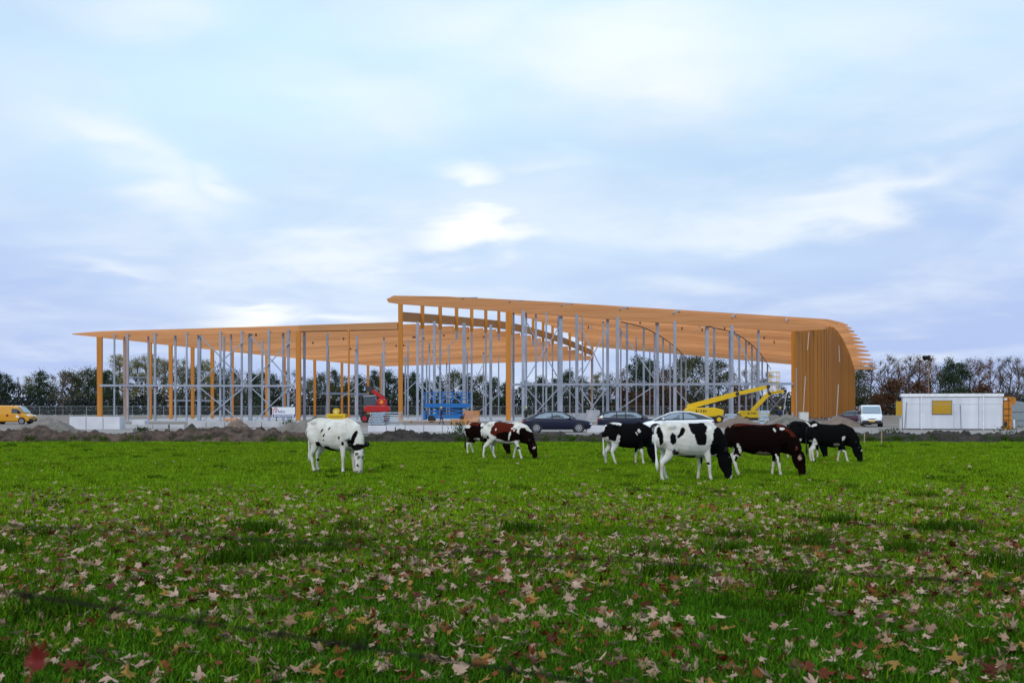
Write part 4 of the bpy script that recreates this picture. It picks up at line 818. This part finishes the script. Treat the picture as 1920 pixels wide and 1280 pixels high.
# red-and-white pair
cow('red-brown cow half hidden behind its twin, left one of the brown-and-white pair', 905, dist(853), R(12), 1.20, D,
    [(-.62, 1.25, .20, .12, 0, W), (.1, 1.3, .14, .14, 0, W), (-.70, .80, .04, .22, 0, W), (-.60, .30, .3, .26, 0, W), (.40, .22, .3, .22, 0, W), (-.2, .64, .12, .07, 0, W), (.3, 1.3, .12, .14, .3, RED), (-.3, 1.27, .2, .06, 0, RED), (.05, .9, .05, .2, .1, W)], 8.4, (.05, -.05, -.06, .1), 1.05, 0, .95, D, None, D, D)
cow('red-brown and white patched cow walking, right one of the brown-and-white pair', 945, dist(861), R(14), 1.27, W,
    [(.02, 1.08, .52, .28, -.05, RED), (.20, .84, .44, .17, .0, D), (-.50, 1.13, .1, .18, .1, W), (-.35, 1.28, .06, .16, -.5, W), (-.22, 1.06, .025, .05, -.3, W), (.36, 1.12, .05, .05, 0, W), (.42, 1.04, .03, .03, 0, W), (.28, .86, .03, .16, -.25, W), (.58, 1.20, .19, .14, -.3, W), (.88, .72, .30, .33, 0, D), (1.05, .35, .2, .30, 0, D), (.74, 1.0, .13, .13, 0, D), (-.55, .80, .05, .05, 0, D), (-.62, .70, .04, .05, 0, D), (.55, .42, .05, .05, 0, D), (1.12, .46, .06, .045, 0, (.5, .42, .36)), (.0, .55, .5, .035, 0, (.3, .26, .22))], 15.2, (.20, -.16, -.16, .18), 1.1, 0, 1.0, D, None, D, D)
# black cow with white legs
cow('black cow with white hind legs in front of the dark estate car', 1173, dist(872), R(-14), 1.29, K,
    [(-.62, .26, .30, .45, 0, W), (-.70, .74, .10, .16, 0, W), (-.50, .66, .22, .13, -.2, W), (-.32, .86, .06, .15, -.3, W), (-.45, 1.36, .16, .05, -.25, W), (-.24, 1.33, .07, .06, 0, W), (.34, 1.10, .05, .06, .4, W), (.26, 1.0, .02, .06, .6, W), (.42, .20, .22, .24, 0, W), (.48, .42, .06, .13, 0, W), (.55, .31, .035, .03, 0, K), (1.02, .53, .07, .035, -.3, W)], 21.7, (.10, -.06, .14, -.08), .78, 0, .93, K, None, W)
# large black-and-white cow
cow('large white cow with bold black spots and black head, nearest to the viewer', 1286, dist(903), R(-16), 1.40, W,
    [(-.70, 1.08, .055, .26, .12, K), (-.42, .96, .075, .14, .1, K, -1), (-.23, 1.11, .055, .13, -.65, K, -1), (.22, 1.22, .22, .15, 0, K), (.24, 1.0, .15, .17, 0, K), (.82, .96, .27, .30, .3, K), (1.0, .5, .3, .52, 0, K), (.62, .78, .13, .17, .2, K), (.0, .57, .2, .05, 0, (.06, .045, .04)), (-.32, .66, .10, .05, -.5, (.05, .035, .03)), (.50, .40, .03, .03, 0, K), (.42, .52, .03, .16, 0, K, 1), (1.17, .36, .035, .20, -.08, W), (1.15, .10, .07, .06, 0, W)], 27.9, (.08, -.10, -.10, .14), .92, 0, .97, K, .3, W, None, -.12)
# dark red-brown cow
cow('dark brown cow with reddish back, right of the large spotted cow', 1419, dist(893), R(10), 1.335, D,
    [(0, 1.37, 1.2, .06, .0, RED), (.70, 1.20, .30, .04, -.6, RED), (.42, 1.21, .03, .035, 0, W), (.62, 1.22, .07, .035, -.3, W), (-.60, .26, .30, .30, 0, W), (-.62, .62, .05, .14, 0, W), (-.44, .72, .04, .15, .5, W), (.10, .58, .25, .05, .1, (.34, .25, .19)), (.44, .18, .2, .22, 0, W), (.50, .46, .03, .14, .3, W), (1.05, .50, .04, .06, 0, (.35, .26, .2)), (-.5, .44, .05, .08, 0, D)], 33.3, (.10, -.10, .10, -.12), 1.05, 0, 1.02, RED, .3, D, D)
# two black cows at the right
cow('black cow mostly hidden behind the rightmost cow', 1508, dist(861), R(-30), 1.29, K,
    [(-.55, .24, .20, .30, 0, W), (-.40, .70, .08, .05, .2, W), (.05, 1.28, .05, .14, 0, W), (.35, .2, .2, .14, 0, W), (-.68, .72, .05, .04, 0, W)], 40.8, (.05, -.05, .10, -.1), .8, 0, .95, K, None, K)
cow('black cow with white hind legs and a white elbow spot, rightmost of the herd', 1553, dist(868), R(12), 1.235, K,
    [(-.60, .32, .18, .48, 0, W), (-.45, .74, .05, .12, .4, W), (.46, .86, .05, .09, -.4, W), (.45, .18, .25, .28, 0, W), (.46, .34, .05, .05, 0, K), (.24, .62, .10, .05, 0, (.3, .26, .24)), (-.52, 1.33, .14, .05, 0, W), (1.10, .46, .06, .035, 0, (.6, .55, .5))], 46.1, (.20, -.12, .04, -.05), 1.0, 0, .92, K, .3, K)

# ------------------------------------------------------------------ site workers
def person(label, px, Y, rz, jacket, trousers, helmet, lean=0.0, step=.12, arms=(.1, .1)):
    b = MB()
    b.tube([(0, 0, .92), (.01, 0, 1.05), (.02 + lean * .3, 0, 1.25), (.03 + lean * .6, 0, 1.42), (.02 + lean * .75, 0, 1.50)], [(.165, .115), (.15, .11), (.185, .125), (.19, .11), (.09, .07)], 14); b.tube([(.02 + lean * .75, 0, 1.45), (.03 + lean * .9, 0, 1.60)], [.06, .055], 10)
    hx = .04 + lean; b.ball((hx, 0, 1.68), (.10, .078, .125), 12, 8); b.tube([(hx + .085, 0, 1.69), (hx + .115, 0, 1.655)], [.014, .018], 6)
    for s, d in ((-1, step), (1, -step)):
        b.tube([(0, s * .09, .95), (d * .4, s * .10, .52), (d * .9, s * .10, .12), (d, s * .10, .06)], [.095, .062, .046, .05], 10); b.tube([(d - .06, s * .10, .045), (d + .17, s * .11, .035)], [(.045, .04), (.04, .03)], 8)
    for s, a in zip((-1, 1), arms):
        p0 = Vector((.02 + lean * .6, s * .19, 1.40)); p1 = p0 + Vector((a * .3, s * .07, -.28)); p2 = p1 + Vector((a * .9 + .04, -s * .02, -.24 + abs(a) * .2)); b.tube([p0, p1, p2], [.058, .046, .034], 8)
        b.tube([p2, p2 + Vector((.03, 0, -.07)), p2 + Vector((.05, 0, -.10))], [(.022, .04), (.024, .042), (.02, .03)], 8)
        for q in range(4): f0 = p2 + Vector((.03 + (q - 1.5) * .018, 0, -.10)); b.tube([f0, f0 + Vector((.012, -s * .008, -.045)), f0 + Vector((.004, -s * .02, -.075 + abs(q - 1.5) * .008))], [.009, .009, .007], 6)
        f0 = p2 + Vector((.055, 0, -.05)); b.tube([f0, f0 + Vector((.03, 0, -.03)), f0 + Vector((.035, 0, -.06))], [.01, .01, .008], 6)
    me = fuse(b, .012, 2, 'body'); me.materials.append(mat('worker_cloth', (1, 1, 1), .85, var=.1, attr='coat'))
    at_ = me.attributes.new('coat', 'FLOAT_COLOR', 'POINT'); cols = []
    for v in me.vertices:
        z = v.co.z; side = abs(v.co.y) > .17 or abs(v.co.x) > .28
        c = (.02, .018, .016) if z < .10 else trousers if z < .96 and not (side and z > .62) else (.40, .22, .15) if z > 1.53 or (side and z < .92) else jacket
        cols += [*c, 1]
    at_.data.foreach_set('color', cols)
    o = thing('person', label, 'person', (gx(px, Y), Y, .0), rz); obj('body', me, o)
    hb = MB(); hb.ball((hx - .005, 0, 1.745), (.125, .105, .095), 12, 6); hb.tube([(hx + .08, 0, 1.735), (hx + .17, 0, 1.72)], [(.09, .012), (.06, .008)], 8); hb.build('helmet', mat('helmet_' + helmet, {'yellow': (.75, .55, .02), 'lime': (.55, .7, .05), 'white': (.75, .75, .72)}[helmet], .4), o, smooth=True)
    for sy in (-1, 1): MB().ball((hx + .088, sy * .032, 1.69), .011, 6, 4).build('eye', m_eye, o)
    return o
NV = (.012, .014, .05)
person('worker in dark navy clothes and pale helmet walking beside the timber stack', 828, 127, R(190), NV, NV, 'yellow', 0, .2, (.12, -.12))
person('worker in dark clothes with a lime helmet behind the dark sedan', 986, 128, R(-80), (.03, .035, .03), (.015, .015, .03), 'lime', .1, .08)
person('worker in navy with a yellow helmet left of the timber wall', 1462, 128, R(-60), (.02, .025, .09), NV, 'yellow', .05, .1, (.3, .1))

# ------------------------------------------------------------------ field edge: stakes, weeds
m_stake = mat('stake_wood', (.33, .24, .13), .85)
for n, (px, yb, h, dark) in enumerate(((320, 827, .85, 1), (346, 826, .5, 0), (742, 828, .75, 1), (1617, 833, .62, 0), (1649, 833, .62, 0), (843, 826, .5, 1))):
    Y = dist(yb); o = MB().tube([(0, 0, -.05), (.01, 0, h)], [.032, .028], 6).build('stake', blackmat() if dark else m_stake); o.location = (gx(px, Y), Y - .3, 0)
    tag(o, ['dark stake at the pasture edge left of the clod heap', 'short pale stake at the clod heap', 'dark stake right of the white cow', 'pale stake at the pasture edge right of the last cow', 'pale stake at the pasture edge below the site cabin', 'dark peg in front of the white foundation wall'][n], 'stake', 'stakes along the pasture edge')
m_weed = leafmat('weed_leaves', (.02, .05, .012), (.05, .10, .025))
for n, (px, yb, h, wd) in enumerate(((540, 822, .7, .5), (860, 822, .6, .6), (430, 824, .35, .5), (1888, 826, .5, .9), (265, 822, .3, .6), (1520, 826, .3, .5), (1670, 824, .3, .9), (930, 818, .6, .7))):
    r_ = random.Random(n); b = MB(); Y = dist(yb); tn = []
    for _ in range(150):
        p = Vector((r_.gauss(0, wd * .35), r_.gauss(0, .2), r_.random() ** 1.3 * h)); d = Vector((r_.gauss(0, .5), r_.gauss(0, .5), r_.random() + .3)).normalized() * r_.uniform(.08, .2); l = d.orthogonal().normalized() * .022
        b.poly([p - l, p + d * .5 - l * 1.2, p + d, p + d * .5 + l * 1.2, p + l]); tn.append(r_.uniform(.6, 1.3))
    o = b.build('weed', m_weed); a_ = o.data.attributes.new('tone', 'FLOAT_COLOR', 'FACE'); [setattr(a_.data[q], 'color', (v, v, v, 1)) for q, v in enumerate(tn)]
    o.location = (gx(px, Y), Y, .25); tag(o, 'dark green weed clump on the earth bank ' + ['left of the white cow', 'below the blue lift', 'at the foot of the sand cone', 'under the grey tank at the right edge', 'near the pale blocks', 'behind the black cows', 'below the site cabin', 'above the brown cow pair'][n], 'weeds', 'weed clumps on the bank')

# ------------------------------------------------------------------ grass
TN = 0
def tuft(seed, nb, h, spread, wd):
    r = random.Random(seed); b = MB(); tn = []
    for _ in range(nb):
        a = r.uniform(0, 6.28); x, y = r.gauss(0, spread), r.gauss(0, spread); hh = h * r.uniform(.35, 1.35); bx, by = math.cos(a) * hh * r.uniform(.15, .8), math.sin(a) * hh * r.uniform(.15, .8); w2 = wd * r.uniform(.6, 1.2); px_, py_ = -math.sin(a) * w2, math.cos(a) * w2
        i = len(b.v); b.v += [(x - px_, y - py_, -.01), (x + px_, y + py_, -.01), (x + bx * .4 + px_ * .8, y + by * .4 + py_ * .8, hh * .6), (x + bx * .4 - px_ * .8, y + by * .4 - py_ * .8, hh * .6), (x + bx, y + by, hh * r.uniform(.75, 1))]
        b.f += [(i, i + 1, i + 2, i + 3), (i + 3, i + 2, i + 4)]; v = r.uniform(.42, 1.4) * (.5 if 40 <= seed < 50 else 1); yl = r.uniform(.85, 1.25) * (1.6 if r.random() < .08 else 1); t3 = (.50, .70, 1.2) if seed < 5 else (1.72, 1.46, 1.9) if seed < 40 else (.8, .9, 1) if seed < 50 else (1.15, 1.05, 1.3); tn += [(v * yl * t3[0], v * t3[1], v * t3[2])] * 2  # t3 paints near tufts vignette-dark and far tufts brighter; lush clumps are darker green
    me = b.mesh('tuft', m_grass); a_ = me.attributes.new('tone', 'FLOAT_COLOR', 'FACE')
    a_.data.foreach_set('color', [c for t in tn for c in (*t, 1)]); global TN; TN += 1; return bpy.data.objects.new('grass_tuft_%s' % chr(96 + TN), me)
m_grass = mat('grass_blades', (.060, .165, .0025), .75, c2=(.135, .26, .006), scale=.35, attr='tone', transl=.22, rnd=.35, spec=.05)
# blade tones by distance: vignette darkness painted near, brightness of the low viewing angle far
tcoll = bpy.data.collections.new('grass_tufts')
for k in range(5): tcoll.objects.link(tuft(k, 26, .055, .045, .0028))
for k in range(3): tcoll.objects.link(tuft(20 + k, 34, .085, .10, .006))
DK = True
for k in range(2): tcoll.objects.link(tuft(40 + k, 44, .085, .06, .0032))
for k in range(3): tcoll.objects.link(tuft(60 + k, 26, .055, .045, .0028))
rg = random.Random(99); pts = []; rots = []; scl = []; idx = []
def put(x, y, s, i): pts.append((x, y, .035 * fbm(x, y, .35) - .02)); rots.append(rg.uniform(0, 6.28)); scl.append(s); idx.append(i)
def field(y0, y1, dens, s0, near):
    A = .46 * (y1 * y1 - y0 * y0) + 4 * (y1 - y0)
    for _ in range(int(A * dens)):
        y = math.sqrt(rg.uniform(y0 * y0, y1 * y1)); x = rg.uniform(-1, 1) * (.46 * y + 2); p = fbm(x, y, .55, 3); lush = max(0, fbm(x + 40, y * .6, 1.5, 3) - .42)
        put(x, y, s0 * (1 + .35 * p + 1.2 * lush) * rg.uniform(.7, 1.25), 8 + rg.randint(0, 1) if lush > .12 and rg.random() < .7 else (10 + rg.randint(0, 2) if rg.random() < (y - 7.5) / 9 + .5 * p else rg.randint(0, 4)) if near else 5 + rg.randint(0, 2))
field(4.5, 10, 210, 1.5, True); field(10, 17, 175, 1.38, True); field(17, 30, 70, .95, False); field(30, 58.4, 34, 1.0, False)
for _ in range(700):                      # ragged long grass along the field edge and on the bank
    y = 58.3 + abs(rg.gauss(0, .55)); x = rg.uniform(-31, 31); m_ = fbm(x, y, .5, 3)
    if m_ > -.05: put(x, y, rg.uniform(1.2, 2.8), 8 + rg.randint(0, 1)); pts[-1] = (x, y, .0 if y < 58.6 else .16)
for fx_, fy_ in FEET:
    for _ in range(16): put(fx_ + rg.gauss(0, .09), fy_ - .03 + rg.gauss(0, .07), rg.uniform(.9, 1.5), rg.choice((5, 6, 7, 10, 11, 12)))
gm = bpy.data.meshes.new('grass'); gm.from_pydata(pts, [], [])
for nme, typ, dat in (('rot', 'FLOAT', rots), ('scl', 'FLOAT', scl), ('idx', 'INT', idx)):
    a_ = gm.attributes.new(nme, typ, 'POINT'); a_.data.foreach_set('value', dat)
go = obj('grass', gm); tag(go, 'short green pasture grass covering the whole foreground', 'grass', kind='stuff')
ng = bpy.data.node_groups.new('grass_scatter', 'GeometryNodeTree'); ng.interface.new_socket('Geometry', in_out='INPUT', socket_type='NodeSocketGeometry'); ng.interface.new_socket('Geometry', in_out='OUTPUT', socket_type='NodeSocketGeometry')
N = ng.nodes.new; gi, gout = N('NodeGroupInput'), N('NodeGroupOutput'); iop = N('GeometryNodeInstanceOnPoints'); ci = N('GeometryNodeCollectionInfo'); ci.inputs['Collection'].default_value = tcoll; ci.inputs['Separate Children'].default_value = True; ci.inputs['Reset Children'].default_value = True
def nat(n, t): a = N('GeometryNodeInputNamedAttribute'); a.data_type = t; a.inputs['Name'].default_value = n; return a.outputs['Attribute']
cx_ = N('ShaderNodeCombineXYZ'); gl_ = ng.links.new; gl_(nat('rot', 'FLOAT'), cx_.inputs[2]); gl_(gi.outputs[0], iop.inputs['Points']); gl_(ci.outputs[0], iop.inputs['Instance']); iop.inputs['Pick Instance'].default_value = True
gl_(nat('idx', 'INT'), iop.inputs['Instance Index']); gl_(cx_.outputs[0], iop.inputs['Rotation']); gl_(nat('scl', 'FLOAT'), iop.inputs['Scale']); gl_(iop.outputs[0], gout.inputs[0])
md = go.modifiers.new('scatter', 'NODES'); md.node_group = ng

# ------------------------------------------------------------------ fallen maple leaves
def leaf_geo(r, size):
    lobes = [(90 + r.uniform(-6, 6), r.uniform(.85, 1.05)), (40 + r.uniform(-7, 7), r.uniform(.7, .98)), (140 + r.uniform(-7, 7), r.uniform(.7, .98)), (-16 + r.uniform(-8, 8), r.uniform(.45, .75)), (196 + r.uniform(-8, 8), r.uniform(.45, .75))]; prof = []; wd = r.uniform(22, 30)
    for deg in range(-62, 243, 6):
        v = .46
        for a, l in lobes:
            d = abs(deg - a)
            if d < wd: v = max(v, l * (1 - d / wd) ** .62)
            if 9 < d < 15: v = max(v, l * r.uniform(.6, .76))
        prof.append((deg, v * r.uniform(.93, 1.05)))
    ax = r.uniform(0, math.pi); amt = r.choice([r.uniform(0, .5), r.uniform(.4, 1.5), r.uniform(-1.0, -.2)]); cup = r.uniform(-.1, .5); V = [(0, -.05, .0)]; ph = r.uniform(0, 6); q = r.uniform(1.5, 3.5); ca, sa = math.cos(ax), math.sin(ax)
    for deg, v in prof:
        a = math.radians(deg); x, y = math.cos(a) * v, math.sin(a) * v
        u, w_ = x * ca + y * sa, -x * sa + y * ca            # roll the blade about a random axis
        th = amt * w_ * 1.3; w2 = math.sin(th) / (amt * 1.3) if abs(amt) > .05 else w_; z = (1 - math.cos(th)) / (amt * 1.3) if abs(amt) > .05 else 0
        z += cup * v * v * .5 + .16 * math.sin(a * q + ph) * v; V.append((u * ca - w2 * sa, u * sa + w2 * ca, z))
    V = [(x * size, y * size, z * size) for x, y, z in V]; F = [(0, i, i + 1) for i in range(1, len(prof))]
    b = len(V); V += [(-.003, -.05 * size, 0), (.003, -.05 * size, 0), (.012, -.9 * size, .12 * size), (.008, -.9 * size, .12 * size)]; F.append((b, b + 1, b + 2, b + 3))
    return V, F
LC = [(.42, .275, .205), (.50, .34, .265), (.36, .22, .15), (.28, .165, .11), (.45, .31, .23), (.13, .026, .010), (.19, .048, .012), (.085, .018, .009), (.30, .165, .035)]
m_leaf = mat('dry_leaf', (.80, .80, .80), .75, c2=(1.15, 1.12, 1.05), scale=14, attr='tone', transl=.15, spec=.25)
rl = random.Random(17)
spots = []
def dens(x, y):
    d = 80 if y < 14 else 80 * max(0, 1 - (y - 14) / 13); d *= max(.12, 1 + 1.4 * fbm(x, y, .55, 4))
    if y > 22: d = max(d, .9 * max(.15, 1 - (y - 22) / 40))
    return max(0, d)
for _ in range(160000):
    y = math.sqrt(rl.uniform(4.8 ** 2, 57 ** 2)); x = rl.uniform(-1, 1) * (.46 * y + 1.5); Atot = .46 * (57 ** 2 - 4.8 ** 2) + 3 * 52
    if rl.random() < dens(x, y) * Atot / 160000: spots.append((x, y))
spots.sort(key=lambda p: p[1])
vis = [p for p in spots if abs(p[0]) < .425 * p[1] and p[1] > 7.15]; ind = set(vis[:300])
def leaf_mesh(r, name, colr):
    V, F = leaf_geo(r, .074); me = bpy.data.meshes.new(name); me.from_pydata(V, [], F); me.materials.append(m_leaf); a_ = me.attributes.new('tone', 'FLOAT_COLOR', 'FACE')
    a_.data.foreach_set('color', [c for _ in F for c in (*colr, 1)]); return me
LM = [leaf_mesh(rl, 'maple_leaf', LC[k % len(LC)]) for k in range(36)]
SV, SF, SCOL = [], [], []
GEO = [leaf_geo(rl, .074) for _ in range(24)]
for (x, y) in spots:
    z = .035 * fbm(x, y, .35) - .02 + rl.uniform(.030, .085); s = rl.uniform(.4, 1.3); e = (rl.gauss(0, .42), rl.gauss(0, .42), rl.uniform(0, 6.28))
    if rl.random() < .12: e = (e[0] + math.pi, e[1], e[2]); z += .03
    if (x, y) in ind:
        kq = rl.randrange(36); o = obj('maple_leaf', LM[kq], None, (x, y, z)); kc = kq % len(LC); o.rotation_euler = e; o.scale = (s, s, s); tag(o, ('pale tan' if kc < 5 else 'rust-red' if kc < 8 else 'yellow-brown') + ' dry maple leaf lying on the grass nearest the viewer', 'leaf', 'fallen maple leaves in the foreground')
    else:
        V, F = GEO[rl.randrange(24)]; M = Matrix.Translation((x, y, z)) @ Matrix.Rotation(e[2], 4, 'Z') @ Matrix.Rotation(e[1], 4, 'Y') @ Matrix.Rotation(e[0], 4, 'X') @ Matrix.Scale(s, 4); b = len(SV)
        SV += [tuple(M @ Vector(v)) for v in V]; SF += [tuple(b + i for i in f) for f in F]; c = LC[rl.randrange(len(LC))]; SCOL += [*c, 1] * len(F)
lm = bpy.data.meshes.new('leaf_litter'); lm.from_pydata(SV, [], SF); lm.materials.append(m_leaf); a_ = lm.attributes.new('tone', 'FLOAT_COLOR', 'FACE'); a_.data.foreach_set('color', SCOL)
tag(obj('leaf_litter', lm), 'scattered dry maple leaves spread over the farther pasture', 'leaves', kind='stuff')

# ------------------------------------------------------------------ strands of the pasture fence right in front of the viewer
m_wire = mat('rusty_wire', (.018, .014, .012), .9, .0, spec=.05)
def strand(label, a, b, Y, rad, sag):
    p0, p1 = at(*a, Y), at(*b, Y + .15); p0, p1 = p0 - (p1 - p0) * .8, p1 + (p1 - p0) * .8; n = 70; o = thing('fence_wire', label, 'wire', (p0.x, p0.y, p0.z), 0, 'strands of the near fence')
    P_ = [p0.lerp(p1, i / n) - p0 + Vector((0, 0, -sag * math.sin(math.pi * i / n))) for i in range(n + 1)]
    for ph in (0, math.pi): MB().tube([p + Vector((0, math.cos(i * 1.7 + ph) * rad * .8, math.sin(i * 1.7 + ph) * rad * .8)) for i, p in enumerate(P_)], rad, 5).build('wire', m_wire, o)
    for k in range(3, n, 5):
        c = P_[k]; b_ = MB()
        for a_ in (.6, 2.2, 3.8, 5.4): b_.tube([c, c + Vector((.012 * math.sin(a_ * 3), math.cos(a_) * .02, math.sin(a_) * .02))], [rad, rad * .3], 4)
        b_.build('barb', m_wire, o)
strand('upper blurred barbed wire strand crossing the foreground', (60, 986), (1320, 1060), 2.1, .0010, .0)
strand('lower blurred barbed wire strand at the bottom left', (0, 1108), (830, 1236), 1.6, .0015, .0)

# a red leaf caught on the lower strand
rv = random.Random(4); V, F = leaf_geo(rv, .036); me = bpy.data.meshes.new('caught_leaf'); me.from_pydata(V, [], F); me.materials.append(mat('wet_red_leaf', (.17, .008, .004), .6, var=.2, transl=.1))
o = obj('caught_leaf', me, None, at(66, 1236, 1.55)); o.rotation_euler = (R(78), R(28), R(15)); o.scale = (.62, 1, 1); tag(o, 'blurred red leaf caught on the near wire at the bottom left corner', 'leaf')
